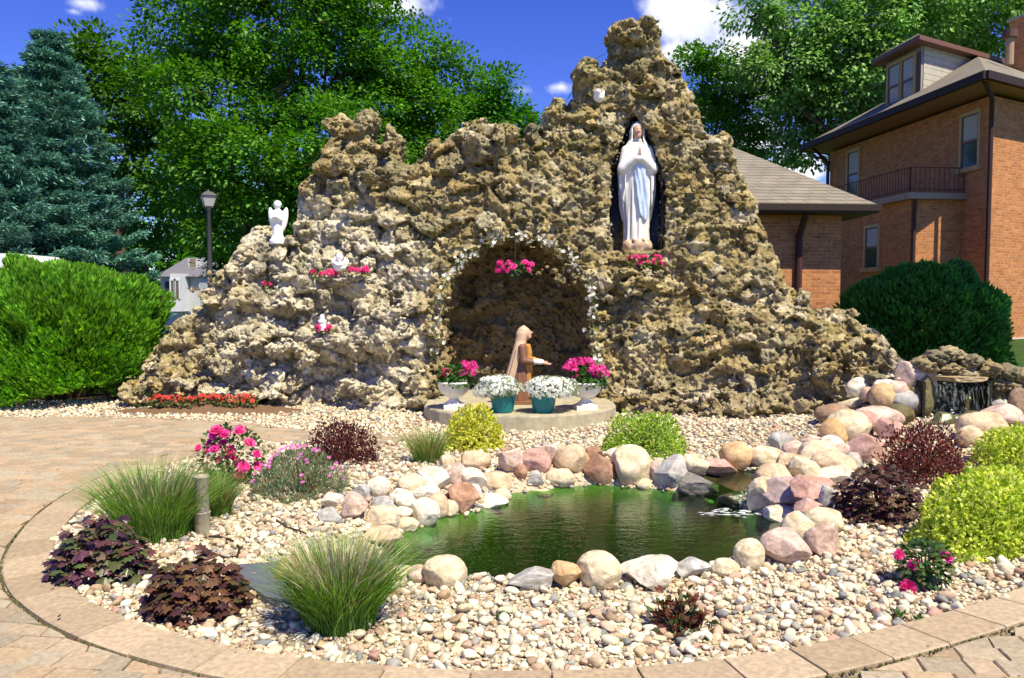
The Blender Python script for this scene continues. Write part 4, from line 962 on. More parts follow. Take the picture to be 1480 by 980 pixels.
# ------------------------------------------------------------------ pots, urns and their plants
def flower_mass(name, label, cat, base, rx, ry, rz_, zc, nleaf, leafsz, greens, blooms, group=None, nfl=0, flcols=None, flr=.02, bloom_kind='umbel', stems=True, seed=0, hang=0.0):
    """leafy clump with its blooms; blooms: list of (point, radius, colours)"""
    g = np.random.default_rng(seed); t_ = thing(name, label, cat, base, group); b = np.asarray(base, float)
    d = rand_dirs(nleaf, g); r = g.uniform(.55, 1.0, nleaf) ** .5; p = d * r[:, None] * np.array([rx, ry, rz_]); p[:, 2] = np.where(p[:, 2] < -hang * rz_, -p[:, 2] * .4, p[:, 2])
    mb = MB(); dr = norm(d + rand_dirs(nleaf, g) * .6); nr = norm(d * .6 + np.array([0, 0, .8]) + rand_dirs(nleaf, g) * .4)
    mb.add(*leaves6(p + b + [0, 0, zc], dr, nr, leafsz * g.uniform(.7, 1.3, nleaf), leafsz * .75, .2, jitter_cols(nleaf, greens, g, .35))); mb.build('foliage', LEAF, t_)
    if stems:
        sb_ = MB()
        for k in range(9):
            q = rand_dirs(1, g)[0] * np.array([rx, ry, rz_]) * .7; q[2] = abs(q[2]); sb_.add(*tube([b + [0, 0, .0], b + q * .5 + [0, 0, zc * .7], b + q + [0, 0, zc]], .004, 5), (.06, .10, .03))
        sb_.build('stems', LEAF, t_)
    for (c, rr, cols) in blooms:
        mb = MB()
        if bloom_kind == 'umbel': umbel(mb, c, rr, cols, g)
        else: bloom(mb, c, rr, norm(np.asarray(c) - b - [0, 0, zc * .6]) + rand_dirs(1, g)[0] * .25 + [0, -.35, .25], cols, g, 4, 9)
        mb.build('bloom', PETAL, t_)
    if nfl:
        mb = MB(); d = rand_dirs(nfl, g); d[:, 2] = np.where(d[:, 2] < -hang, -d[:, 2], d[:, 2]); lump = 1 + .16 * fbm(d * 2.3 + seed, 2, seed)[:, None] * 2; p = d * np.array([rx, ry, rz_]) * lump * g.uniform(.84, 1.06, (nfl, 1)) + b + [0, 0, zc]
        for k in range(nfl): bloom(mb, p[k], flr * g.uniform(.8, 1.25), d[k] + rand_dirs(1, g)[0] * .4, flcols, g, 1, 5)
        stuff(mb.build('blossoms', PETAL, t_))
    return t_
TEALM = attr_mat('teal glaze', .38, .45, .06, 20); URNM = attr_mat('white cast stone', .6, .35, .10, 16, .12, 70, .004)
for i, (px, lab, flab, sd) in enumerate([(727, 'teal plastic flower pot left in front of the kneeling statue', 'mound of tiny white flowers in the left teal pot', 51), (785, 'teal plastic flower pot right in front of the kneeling statue', 'mound of tiny white flowers in the right teal pot', 52)]):
    b = P(px, 597, 9.72); b[2] = PZ
    mb = MB(); mb.add(*lathe([(.0, .0), (.115, .0), (.125, .02), (.165, .22), (.172, .255), (.180, .26), (.182, .285), (.170, .287), (.162, .26), (.0, .25)], 32, b), (.004, .20, .21))
    o = mb.build('flower_pot', TEALM, None, True); tag(o, lab, 'flower pot', 'teal pots on the platform'); rebase(o, b)
    flower_mass('white_flowers', flab, 'plant', b + [(-.06, .10)[i], -.01, .25], (.275, .33)[i], .24, .145, .05, 1300, .028, [(.12, .22, .06), (.08, .17, .04), (.2, .28, .12)], [], 'white flowers in the teal pots', 1500, WHITEP, .019, seed=sd, hang=.62)
for i, (px, py, Y, lab, flab, sd, bl) in enumerate([(656, 590, 10.05, 'white footed urn at the left end of the platform', 'geranium with a few pink blooms in the left white urn', 61, [(677, 532, 10, 0), (668, 540, 7, 0), (681, 540, 8, 0), (672, 526, 7, 0), (686, 531, 6, 0), (640, 545, 7, 1), (645, 537, 7, 1), (684, 525, 5, 0)]),
                                                    (846, 592, 9.98, 'white footed urn at the right end of the platform', 'full magenta geranium in the right white urn', 62, [(825, 527, 10, 0), (836, 523, 9, 0), (818, 532, 7, 0), (852, 525, 9, 0), (857, 536, 11, 0), (862, 543, 9, 0), (832, 546, 7, 0), (874, 540, 8, 0), (870, 532, 7, 0), (829, 535, 8, 0), (848, 520, 6, 0), (866, 549, 6, 0)])]):
    b = P(px, py, Y); b[2] = PZ; t_ = thing('urn', lab, 'urn', b, 'white urns on the platform')
    mb = MB(); mb.add(*lathe([(.0, .055), (.115, .055), (.12, .07), (.075, .10), (.055, .125), (.06, .14), (.12, .165), (.175, .215), (.198, .27), (.205, .32), (.218, .325), (.220, .345), (.205, .35), (.192, .33), (.0, .31)], 36, b), (.78, .76, .70)); mb.build('bowl', URNM, t_, True)
    mb = MB(); mb.add(*box(b + [0, 0, .028], (.26, .26, .056), .1), (.78, .76, .70)); mb.build('plinth', URNM, t_)
    blooms = [(P(a, c, b[1] - .05 - .10 * ((k * 7) % 5) / 5), rr * .0074 , (CORAL + PINK if cc else MAGENTA)) for k, (a, c, rr, cc) in enumerate(bl)]
    flower_mass('geranium', flab, 'plant', b + [.02, 0, .31], .22, .20, .20, .05, 520, .055, [(.04, .13, .02), (.06, .17, .03), (.03, .09, .015)], blooms, 'geraniums in the urns', seed=sd, hang=.3)
# basket hanging under the arch
hb = np.array([*P(745, 398, 11.45)]); hk = thing('hanging_basket', 'dark hanging basket on thin wires inside the arched cave', 'hanging basket', hb)
mb = MB(); mb.add(*lathe([(.0, -.10), (.09, -.09), (.16, -.02), (.19, .05), (.195, .06), (.18, .055), (.0, .04)], 24, hb), (.03, .025, .02)); mb.build('bowl', PLAIN, hk, True)
mb = MB(); top = hb + [0, .02, .62]
for k in range(3): a = k * 2.09 + .5; mb.add(*tube([hb + [.18 * math.cos(a), .18 * math.sin(a), .05], top], .003, 5), (.06, .06, .05))
mb.build('wires', METAL, hk)
g = np.random.default_rng(77); bl = [(hb + [g.uniform(-.27, .27), -.12 + g.uniform(-.1, .08), .07 + g.uniform(-.02, .12)], g.uniform(.035, .05), MAGENTA) for k in range(30)]
flower_mass('petunia', 'pink petunias with green leaves filling the basket under the arch', 'plant', hb, .24, .19, .09, .07, 260, .05, GREEN, bl, bloom_kind='rose', stems=False, seed=78, hang=.6)
# small flower clusters on ledges and at the statue's feet
for (px, py, w_, n_, cols, lab, sd) in [(930, 378, 50, 20, PINK, 'pink flowers with pale leaves below the feet of the praying statue', 81), (468, 393, 34, 13, PINK, 'pink flowers on the upper ledge left of the cherub', 82), (517, 390, 40, 15, PINK, 'pink flowers on the upper ledge right of the cherub', 83), (466, 474, 30, 13, PINK, 'pink flowers around the tiny figure on the lower ledge', 84), (388, 408, 10, 3, PINK, 'small pink flower tucked in a hollow at the grotto left side', 85)]:
    c = hit(px, py); s_ = c[1] / F_PX; yb = c[1] - .10 if px > 900 else (PF(px, py)[1] - .22 if 440 < px < 560 else c[1] - .06); c = P(px, py + 5, yb); g = np.random.default_rng(sd)
    bl = [(c + [g.uniform(-.5, .5) * w_ * s_, -.05 + g.uniform(-.06, .05), .03 + g.uniform(-.02, .09 if px > 900 else .05)], g.uniform(.034, .05), cols) for k in range(n_)]
    flower_mass('flower_cluster', lab, 'flowers', c, w_ * s_ * .5, .09, .075, .0, 110 if px > 900 else 40, .05, [(.10, .20, .04), (.22, .26, .09), (.06, .14, .03)], bl, 'flower clusters set on the grotto', bloom_kind='rose', stems=False, seed=sd, hang=.5)
# garland round the arch
gl_px = [(640, 560), (632, 520), (630, 480), (636, 440), (640, 412), (655, 390), (668, 374), (692, 358), (716, 347), (742, 341), (770, 345), (790, 350), (806, 362), (826, 370), (842, 392), (856, 412), (858, 440), (854, 465), (858, 490), (860, 515), (864, 540)]
gp = []
for a, b in gl_px: c = hit(a + (-3 if a < 745 else 5), b - 4); cF = PF(a, b); y = min(c[1], cF[1] + .10) - .05; gp.append(P(a, b, y))
gp = np.array(gp); ts = np.linspace(0, len(gp) - 1, 120); gc = np.stack([np.interp(ts, np.arange(len(gp)), gp[:, k]) for k in range(3)], 1); g = np.random.default_rng(91)
gc += .02 * np.stack([np.sin(ts * 5), np.sin(ts * 7 + 1), np.cos(ts * 6)], 1)
ga = thing('garland', 'garland of white silk flowers and vine framing the cave arch', 'garland', gc[60])
mb = MB(); mb.add(*tube(gc, .007, 6), (.20, .16, .09)); mb.add(*tube(gc + .018 * np.stack([np.cos(ts * 9), np.sin(ts * 9), np.sin(ts * 8)], 1), .004, 5), (.45, .42, .36)); mb.build('vine', BARK, ga, True)
mb = MB(); n_ = 420; i = g.integers(0, 119, n_); pr = gc[i] + g.normal(0, .03, (n_, 3)); mb.add(*leaves6(pr, rand_dirs(n_, g), rand_dirs(n_, g), g.uniform(.03, .065, n_), .03, .2, jitter_cols(n_, [(.20, .24, .07), (.10, .16, .04), (.32, .33, .14)], g))); mb.build('leaves', LEAF, ga)
for k in range(98):
    i = int(g.random() ** 1.15 * 119) if k < 80 else g.integers(60, 119); mb = MB(); p = gc[i] + g.normal(0, .035, 3) + [0, -.03, 0]
    for q in range(2): bloom(mb, p + g.normal(0, .03, 3), g.uniform(.026, .040), rand_dirs(1, g)[0] + [0, -.9, .2], [(.84, .84, .76), (.80, .80, .68)], g, 1, 5)
    mb.build('blossom', PETAL, ga)
# wire of tiny lights along the crest
lw = [P(a, b, float(yfront(P(a, b, 11.9)[0], P(a, b, 11.9)[2])) + .12) for a, b in [(884, 60), (874, 78), (862, 84), (845, 108), (832, 116), (828, 132), (818, 146), (806, 160), (788, 172), (770, 190)]]
mb = MB(); mb.add(*tube(np.array(lw), .006, 5), (.05, .14, .16))
o = mb.build('light_wire', PLAIN); tag(o, 'thin dark wire strung along the crest left of the peak', 'wire'); rebase(o, lw[0])
# ------------------------------------------------------------------ bed plants
def grass_clump(label, px, py, wpx, hpx, nbl, seed, tan_share=.35, plume=.25, group='ornamental grass clumps'):
    g = np.random.default_rng(seed); b = on_ground(px, py); s = b[1] / F_PX; rw, hh = wpx * s * .5, hpx * s
    b = back(b, rw * .45); t_ = thing('grass_clump', label, 'grass', b, group)
    def blades(n, cols, lmin, lmax, wd, lean, r0):
        a = g.uniform(0, 2 * np.pi, n); r = r0 * np.sqrt(g.random(n)); o_ = np.stack([np.cos(a), np.sin(a), 0 * a], 1)
        ln = hh * g.uniform(lmin, lmax, n); out_ = lean * (.25 + .9 * r / r0) * g.uniform(.5, 1.3, n); m = 6; u = np.linspace(0, 1, m)
        a2 = a + g.normal(0, .5, n); o2 = np.stack([np.cos(a2), np.sin(a2), 0 * a], 1)
        base = b + o_ * r[:, None]; hor = (u[None] ** 1.7) * out_[:, None]; ver = (u[None] - .32 * out_[:, None] * u[None] ** 2.4)
        c = base[:, None] + o2[:, None] * (hor * ln[:, None])[..., None] + np.array([0, 0, 1.]) * (ver * ln[:, None])[..., None]
        sd = np.stack([-np.sin(a2 + g.normal(0, .8, n)), np.cos(a2), 0 * a], 1)[:, None] * (wd * (1 - u ** 2 * .92))[None, :, None] * .5
        V = np.stack([c - sd, c + sd], 2).reshape(-1, 3); i = (np.arange(n)[:, None, None] * 2 * m + np.arange(m - 1)[None, :, None] * 2); F = (i + np.array([0, 1, 3, 2])).reshape(-1, 4)
        return V, F, np.repeat(jitter_cols(n, cols, g, .3), 2 * m, 0)
    gr = [(.12, .27, .03), (.17, .34, .045), (.08, .20, .022), (.22, .38, .075)]; tn = [(.42, .33, .16), (.36, .25, .11), (.50, .42, .24), (.30, .20, .09)]
    mb = MB(); mb.add(*blades(int(nbl * (1 - tan_share)), gr, .55, 1.02, .006, .62, rw * .56)); mb.build('blades', LEAF, t_)
    mb = MB(); mb.add(*blades(int(nbl * tan_share), tn, .5, .92, .005, .6, rw * .42)); mb.build('dry_blades', LEAF, t_)
    if plume:
        mb = MB(); n = int(nbl * plume * .3); V, F, cc = blades(n, [(.62, .53, .33), (.70, .62, .44), (.52, .42, .24)], .82, 1.04, .010, .45, rw * .40); mb.add(V, F, cc); mb.build('seed_heads', LEAF, t_)
    return t_
grass_clump('large green grass clump with pale plumes standing left of the glass tube', 226, 786, 195, 128, 2300, 101, .14, .25)
grass_clump('large bushy grass clump with tan seed heads near the front border', 492, 922, 182, 152, 2700, 102, .16, .5)
grass_clump('short brownish green grass tuft beside the yellow-green shrub at the path end', 618, 672, 72, 64, 700, 103, .5, 0)
grass_clump('small rusty green grass tuft right of the glass tube', 318, 748, 52, 78, 700, 104, .45, 0)

def mound_shrub(name, label, cat, px, py, wpx, hpx, n, lsz, cols, seed, up=.5, wid=.6, group=None, kern=None, sub=1.0, rough=.12, stemcol=(.10, .06, .03), sprig=0):
    """rounded leafy shrub; px, py: middle of its base in the photo"""
    g = np.random.default_rng(seed); b = on_ground(px, py); s = b[1] / F_PX; rx, hh = wpx * s * .5, hpx * s; ry = rx * .85; b = back(b, ry * .55) - [0, 0, .01]
    t_ = thing(name, label, cat, b, group); d = rand_dirs(n, g); d[:, 2] = np.abs(d[:, 2]); low = g.random(n) < .12; d[low, 2] *= .2; d = norm(d)
    lump = 1 + rough * fbm(d * 2.6 + seed, 2, seed) * 2 + rough * .8 * vnoise(d * 7 + seed, seed + 1); rr = (1 - .55 * g.random(n) ** 2.4) * lump
    p = d * rr[:, None] * np.array([rx, ry, hh * .94]) + b; p[:, 2] = np.maximum(p[:, 2], b[2] + .01)
    if sprig:
        k = g.random(n) < sprig; p[k] += d[k] * g.uniform(0, .22, (k.sum(), 1)) * hh
    dr = norm(d * .8 + np.array([0, 0, up]) + rand_dirs(n, g) * .7); nr = norm(d + np.array([0, 0, .5]) + rand_dirs(n, g) * .6)
    mb = MB(); mb.add(*leaves6(p, dr, nr, lsz * g.uniform(.6, 1.35, n), lsz * wid, .2, jitter_cols(n, cols, g, .3))); mb.build('foliage', LEAF, t_)
    mb = MB()
    for k in range(26):
        q = rand_dirs(1, g)[0]; q[2] = abs(q[2]) * .9 + .1; q = norm(q); e = b + q * np.array([rx, ry, hh]) * g.uniform(.8, 1.02); mb.add(*tube([b + q * [.04, .04, 0], b * .5 + e * .5 + [0, 0, hh * .1], e], [.007, .005, .002], 5), stemcol)
    mb.build('stems', BARK, t_); return t_, b, (rx, ry, hh)
YG = [(.50, .60, .06), (.60, .68, .10), (.38, .52, .05), (.68, .72, .16), (.30, .42, .04)]; BRIGHT = [(.26, .42, .03), (.33, .50, .05), (.20, .34, .03), (.40, .54, .09)]
mound_shrub('spirea_shrub', 'golden yellow-green shrub at the front left of the platform', 'shrub', 684, 652, 84, 66, 2600, .042, [(.56, .60, .07), (.66, .68, .13), (.42, .50, .05), (.58, .52, .08)], 111, group='yellow-green spirea shrubs')
mound_shrub('spirea_shrub', 'bright lime green rounded shrub in front of the grotto right half', 'shrub', 932, 660, 124, 66, 4600, .032, BRIGHT, 112, group='yellow-green spirea shrubs')
mound_shrub('spirea_shrub', 'biggest yellow-green mounded shrub at the right edge near the border', 'shrub', 1432, 806, 215, 128, 9000, .034, YG, 113, group='yellow-green spirea shrubs')
mound_shrub('spirea_shrub', 'yellow-green mounded shrub cut by the photo edge below the waterfall', 'shrub', 1482, 690, 145, 76, 5200, .034, YG, 114, group='yellow-green spirea shrubs')
BARB = [(.13, .028, .022), (.18, .04, .03), (.085, .02, .02), (.22, .06, .045), (.10, .03, .03)]
mound_shrub('barberry_shrub', 'dark purple-red spiky shrub at the edge of the paved path', 'shrub', 494, 672, 100, 64, 3000, .032, [(.10, .022, .022), (.14, .03, .03), (.07, .015, .018)], 121, .7, .5, 'purple-red barberry shrubs', sprig=.25)
mound_shrub('barberry_shrub', 'wine-red spiky shrub growing just below the waterfall', 'shrub', 1334, 702, 122, 88, 4200, .032, BARB, 122, .7, .5, 'purple-red barberry shrubs', sprig=.25)
# dianthus cushion
t_, b, rr_ = mound_shrub('dianthus', 'low blue-green cushion plant dotted with small violet-pink flowers', 'plant', 432, 722, 138, 72, 5200, .045, [(.12, .23, .13), (.15, .26, .15), (.20, .22, .08), (.10, .20, .08), (.28, .20, .09)], 131, 1.2, .13, rough=.1)
g = np.random.default_rng(132); 
for k in range(42):
    d = rand_dirs(1, g)[0]; d[2] = abs(d[2]) + .25; d[1] = -abs(d[1]) * .8 + .25; d = norm(d); mb = MB(); bloom(mb, b + d * np.array(rr_) * 1.04, .020, [0, -.5, .8], [(.62, .14, .46), (.52, .10, .40), (.74, .26, .58)], g, 1, 5); mb.build('bloom', PETAL, t_)

def lobed_leaf(mb, c, d, nr, L, col, g):
    """broad leaf with pointed lobes, like coral bells"""
    d = norm(d); s = norm(np.cross(d, nr)); nn = np.cross(s, d); k = np.arange(15); a = (k / 14 - .5) * 5.2; r = L * (.52 + .11 * np.where(k % 2 == 0, -1, 1) + .04 * np.cos(a)) * g.uniform(.92, 1.08, 15)
    r[0] *= .8; r[-1] *= .8
    V = np.stack([c + d * (L * .45 + rr * math.cos(t)) + s * rr * math.sin(t) + nn * (-.22 * rr ** 2 / L + .03 * L * math.sin(3 * t + c[0] * 90)) for t, rr in zip(a, r)]); V = np.concatenate([V, [c + d * L * .30 + nn * .01]])
    cc = np.tile(col, (16, 1)); cc[15] = col * .75; mb.add(V, np.array([[15, j + 1, j] for j in range(14)] + [[15, 0, 14]]), np.clip(cc, 0, 1))
def heuchera(label, px, py, wpx, hpx, n, L, cols, seed):
    g = np.random.default_rng(seed); b = on_ground(px, py); s = b[1] / F_PX; rx, hh = wpx * s * .5, hpx * s; b = back(b, rx * .5) - [0, 0, .01]; t_ = thing('coral_bells', label, 'plant', b, 'purple-leaved coral bells'); mb = MB(); sb_ = MB(); cols = np.asarray(cols)
    for k in range(n):
        d = rand_dirs(1, g)[0]; d[2] = abs(d[2]); d = norm(d); e = b + d * np.array([rx, rx * .8, hh]) * g.uniform(.68, 1.0); e[2] = max(e[2], b[2] + .03)
        dr = norm(np.array([d[0], d[1], -.10 - .25 * g.random()]) + rand_dirs(1, g)[0] * .45); nr = norm(d * .65 + np.array([0, 0, .8]) + rand_dirs(1, g)[0] * .35); lobed_leaf(mb, e, dr, nr, L * g.uniform(.7, 1.25), cols[g.integers(0, len(cols))] * g.uniform(.7, 1.35), g)
        if k % 4 == 0: sb_.add(*tube([b + d * [.03, .03, 0], b * .5 + e * .5 + [0, 0, hh * .12], e], .003, 4), (.16, .05, .06))
    mb.build('leaves', leaf_mat('coral bells leaf', .2, .38, .45) if 'coral bells leaf' not in bpy.data.materials else bpy.data.materials['coral bells leaf'], t_); sb_.build('stems', BARK, t_)
HEU = [(.10, .045, .03), (.14, .06, .035), (.07, .03, .035), (.17, .09, .04), (.09, .07, .025)]
heuchera('purple and green leaved plant at the left end of the border, largest-leaved', 146, 846, 146, 92, 520, .062, [(.10, .035, .055), (.08, .09, .03), (.06, .025, .04), (.13, .05, .05), (.09, .13, .04), (.16, .10, .06)], 141)
heuchera('bronze-brown leafy plant between the slate slab and the border', 284, 898, 148, 92, 520, .060, HEU, 142)
heuchera('dark bronze leafy plant below the wine-red shrub at right', 1268, 760, 134, 88, 480, .060, [(.09, .04, .03), (.06, .025, .03), (.12, .07, .035), (.07, .05, .025)], 143)

def rose_bush(label, px, py, wpx, hpx, nleaf, blooms, rb_, seed, tall=1.0):
    b0 = on_ground(px, py); s = b0[1] / F_PX; b = back(b0, wpx * s * .35); rx, hh = wpx * s * .5, hpx * s
    bl = [(P(a, c, b[1] - rx * .70 + .10 * ((k * 37) % 10) / 10), rb_ * (.8 + .4 * ((k * 53) % 10) / 10), MAGENTA if k % 3 else PINK) for k, (a, c) in enumerate(blooms)]
    return flower_mass('rose_bush', label, 'rose bush', b, rx, rx * .8, hh * .52, hh * .5, nleaf, .045, [(.05, .12, .03), (.07, .16, .04), (.03, .08, .02), (.14, .15, .05)], bl, 'pink rose bushes', bloom_kind='rose', seed=seed, hang=.95)
rose_bush('tall rose bush with many hot pink double blooms beside the path', 334, 706, 96, 84, 620, [(287, 648), (300, 652), (309, 629), (312, 622), (322, 640), (330, 658), (346, 622), (338, 662), (343, 670), (361, 640), (371, 656), (299, 674), (346, 685), (352, 675), (318, 664), (372, 674), (311, 649), (303, 640), (333, 651), (325, 628)], .052, 151)
rose_bush('small rose bush with five pink blooms near the right border', 1334, 858, 76, 66, 330, [(1300, 802), (1321, 816), (1368, 806), (1313, 848), (1366, 846)], .044, 152)
mound_shrub('red_leaf_plant', 'small leafy plant with red and green leaves in the front gravel', 'plant', 985, 918, 70, 56, 320, .045, [(.12, .04, .02), (.16, .055, .03), (.07, .11, .03), (.10, .05, .03)], 161, .5, .55, rough=.3)
for i, (px, py, ww, hh, lab) in enumerate([(726, 897, 16, 12, 'tiny green weed sprouting in the middle of the front gravel'), (1294, 898, 22, 18, 'small weed tuft in the gravel just below the small rose bush'), (1328, 906, 20, 16, 'small weed tuft at the right border edge under the small rose bush'), (1004, 930, 26, 14, 'low green weed at the border in front of the red-leaf plant')]):
    mound_shrub('weed', lab, 'weed', px, py, ww, hh, 40, .03, GREEN, 170 + i, .6, .4, 'weeds in the gravel', rough=.3)

# coral bedding flowers in the mulch strip
g = np.random.default_rng(181)
for k in range(17):
    x = mulch_c[0] - .78 + 1.36 * k / 16 + g.uniform(-.03, .03); y = mulch_c[1] - .03 + g.uniform(-.15, .13); b = np.array([x, y, .10]); bl = [(b + [g.uniform(-.07, .07), -.03 + g.uniform(-.05, .05), .085 + g.uniform(-.02, .06)], g.uniform(.024, .036), CORAL) for _ in range(6)]
    flower_mass('bedding_begonia', 'low coral red bedding flower in the mulch strip below the grotto', 'flowers', b, .085, .075, .06, .035, 46, .045, [(.10, .16, .04), (.16, .20, .06), (.18, .11, .04)], bl, 'coral bedding flowers in the mulch strip', bloom_kind='rose', stems=False, seed=190 + k, hang=.3)
for px, py, ww, hh, lab in [(208, 590, 24, 22, 'small ferny green plant at the left end of the mulch strip'), (376, 588, 22, 20, 'dark ferny green tuft at the right end of the mulch strip')]:
    mound_shrub('fern_tuft', lab, 'plant', px, py, ww, hh, 260, .07, GREEN, 210 + px, 1.2, .2)

# ------------------------------------------------------------------ clipped and feathery bushes
def hedge_bush(label, b, rx, ry, hh, n, L, cols, seed, upw=1.0, rough=.10):
    g = np.random.default_rng(seed); b = np.asarray(b, float); t_ = thing('arborvitae_bush', label, 'bush', b); d = rand_dirs(n, g); d[:, 2] = np.where(d[:, 2] < -.80, -d[:, 2], d[:, 2]); d = norm(d)
    cs = rand_dirs(420, g); ci = np.argmax(d @ cs.T, 1); bump_ = g.uniform(-1, 1, 420)[ci]; cd = np.sum(d * cs[ci], 1); puff = 1 - .9 * np.sqrt(np.maximum(0, 1 - cd)) * 1.4
    rr = (1 + rough * fbm(d * 2.4 + seed, 2, seed) * 2 + .05 * bump_ + .10 * (puff - .8)) * (1 - .28 * g.random(n) ** 2.2)
    sq = d.copy(); sq[:, 2] = np.sign(sq[:, 2]) * np.abs(sq[:, 2]) ** .85; lowk = sq[:, 2] < 0; rr0 = np.hypot(sq[:, 0], sq[:, 1]) + 1e-6; wdn = np.where(lowk, (1 - .10 * np.abs(sq[:, 2])) / rr0, 1) ** .85; sq[:, 0] *= wdn; sq[:, 1] *= wdn; p = sq * rr[:, None] * np.array([rx, ry, hh * .52]) + b + [0, 0, hh * .50]; p[:, 2] = np.maximum(p[:, 2], b[2] + .04)
    dr = norm(d * .9 + np.array([0, 0, upw]) + rand_dirs(n, g) * .5); nr = norm(d + rand_dirs(n, g) * .7)
    tone = (1 + .25 * bump_)[:, None]; c = jitter_cols(n, cols, g, .25) * tone; mb = MB(); mb.add(*leaves(p, dr, nr, L * g.uniform(.6, 1.3, n), L * .42, .12, np.clip(c, 0, 1), .55)); mb.build('foliage', LEAF, t_)
    mb = MB()
    for k in range(30):
        q = rand_dirs(1, g)[0]; q[2] = abs(q[2]); e = b + [0, 0, hh * .5] + q * np.array([rx, ry, hh * .5]) * .85; mb.add(*tube([b + q * [.2, .2, 0], b * .4 + e * .6, e], [.025, .015, .006], 5), (.10, .065, .04))
    mb.build('stems', BARK, t_); return t_
c = P(90, 470, 12.6); hedge_bush('big feathery bright green bush at the left edge of the garden', (c[0], 12.65, 0), 1.53, 1.32, 2.04, 64000, .115, [(.12, .30, .02), (.16, .38, .03), (.08, .22, .016), (.22, .44, .04)], 221, .9, .20)
c = P(1333, 450, 12.9); hedge_bush('dark green rounded bush in shade behind the waterfall', (c[0], 12.9, .0), 1.20, 1.05, 2.0, 36000, .10, [(.05, .21, .03), (.04, .17, .025), (.07, .25, .04)], 222, .7, .13)

# ------------------------------------------------------------------ trees
def limb(p0, p1, r0, r1, g, wob=.06, n=7):
    p0, p1 = np.asarray(p0, float), np.asarray(p1, float); u = np.linspace(0, 1, n); L = np.linalg.norm(p1 - p0); q = p0 + (p1 - p0) * u[:, None] + g.normal(0, wob * L * .35, (n, 3)) * np.sin(u * np.pi)[:, None]; q[:, 2] += .06 * L * np.sin(u * np.pi); return tube(q, r0 + (r1 - r0) * u, 7)
def tree(name, label, base, th_, tr, lobes, cols, lsz, seed, per=95, dens=1.0, clump=.75, droop=.2, group='broadleaf trees behind the grotto'):
    """lobes: (x, y, z, rx, ry, rz) in world metres; each filled with leaf clumps carried by limbs"""
    g = np.random.default_rng(seed); b = np.asarray(base, float); t_ = thing(name, label, 'tree', b, group); top = b + [0, 0, th_]; tb = MB()
    tb.add(*limb(b - [0, 0, .1], top, tr, tr * .7, g, .03, 9), (.12, .085, .055)); V = []; K = []
    for (x, y, z, rx, ry, rz) in lobes:
        c = np.array([x, y, z]); tb.add(*limb(top - [0, 0, th_ * .25 * g.random()], c, tr * .5, tr * .14, g, .12), (.11, .08, .05)); area = 4 * np.pi * ((rx * ry) ** 1.6 / 3 + (rx * rz) ** 1.6 / 3 + (ry * rz) ** 1.6 / 3) ** (1 / 1.6); n = int(area / (clump ** 2) * .62 * dens)
        d = rand_dirs(n, g); q = c + d * np.array([rx, ry, rz]) * (1 - .42 * g.random(n) ** 1.8)[:, None] * (1 + .16 * fbm(d * 2 + seed, 2, seed))[:, None]; V.append(q); K.append(d)
        for k in range(0, n, 9): tb.add(*limb(c + (q[k] - c) * .1, q[k], tr * .13, .015, g, .12, 5), (.10, .075, .045))
    Q = np.concatenate(V); D = np.concatenate(K); m = len(Q); size = clump * g.uniform(.55, 1.25, m); tone = g.uniform(.75, 1.25, m)
    e = rand_dirs(m * per, g).reshape(m, per, 3); r = g.random((m, per, 1)) ** .45; off = e * r * size[:, None, None] * np.array([1, 1, .55]); off[..., 2] += .25 * size[:, None] * (1 - (off[..., 0] ** 2 + off[..., 1] ** 2) / size[:, None] ** 2)
    p = (Q[:, None] + off).reshape(-1, 3); n = len(p); outw = norm(np.repeat(D, per, 0) * .6 + e.reshape(-1, 3) * .8); dr = norm(outw + np.array([0, 0, -droop]) + rand_dirs(n, g) * .5); nr = norm(np.array([0, 0, 1.]) + outw * .5 + rand_dirs(n, g) * .55)
    c = jitter_cols(n, cols, g, .22) * np.repeat(tone, per)[:, None]; mb = MB(); mb.add(*leaves(p, dr, nr, lsz * g.uniform(.65, 1.3, n), lsz * .72, .12, np.clip(c, 0, 1), .45)); mb.build('crown', LEAF, t_); tb.build('trunk', BARK, t_, True); return t_
def lobes_px(lst, Y):
    out_ = []
    for (px, py, rx, ry, *dy) in lst:
        y = Y + (dy[0] if dy else 0); c = P(px, py, y); s = y / F_PX; out_.append((c[0], c[1], c[2], rx * s, max(rx, ry) * s * .8, ry * s))
    return out_
MAPLE = [(.075, .215, .016), (.10, .27, .024), (.05, .16, .014), (.13, .32, .035)]; DEEP = [(.06, .20, .018), (.08, .24, .022), (.04, .15, .014)]; SILV = [(.15, .32, .06), (.20, .38, .085), (.11, .25, .045), (.27, .44, .13)]
gx_ = lambda px, Y: P(px, 430, Y)[0]
tree('maple_tree', 'tallest broad green tree behind the grotto left half, cut by the top edge', (gx_(425, 26), 26, 0), 5.0, .34, lobes_px([(300, 40, 90, 80), (420, 20, 120, 90, -1), (330, 150, 110, 90, -1), (470, 120, 120, 100), (255, 110, 70, 60, 1), (400, 245, 115, 75, -2), (300, 260, 85, 75, -1), (500, 225, 90, 80, -2), (440, -70, 150, 90), (480, 300, 90, 60, -2), (360, 330, 90, 50, -1.5)], 26), MAPLE, .145, 301, 160, 1.0, .78)
tree('maple_tree', 'rounded green tree behind the left pinnacles with its top beside the small cloud', (gx_(600, 29), 29, 0), 5.0, .32, lobes_px([(570, 85, 75, 60), (620, 125, 65, 70), (545, 150, 80, 80, -1), (620, 205, 75, 60), (575, 250, 90, 60)], 29), MAPLE, .15, 302, 155, 1.05, .78)
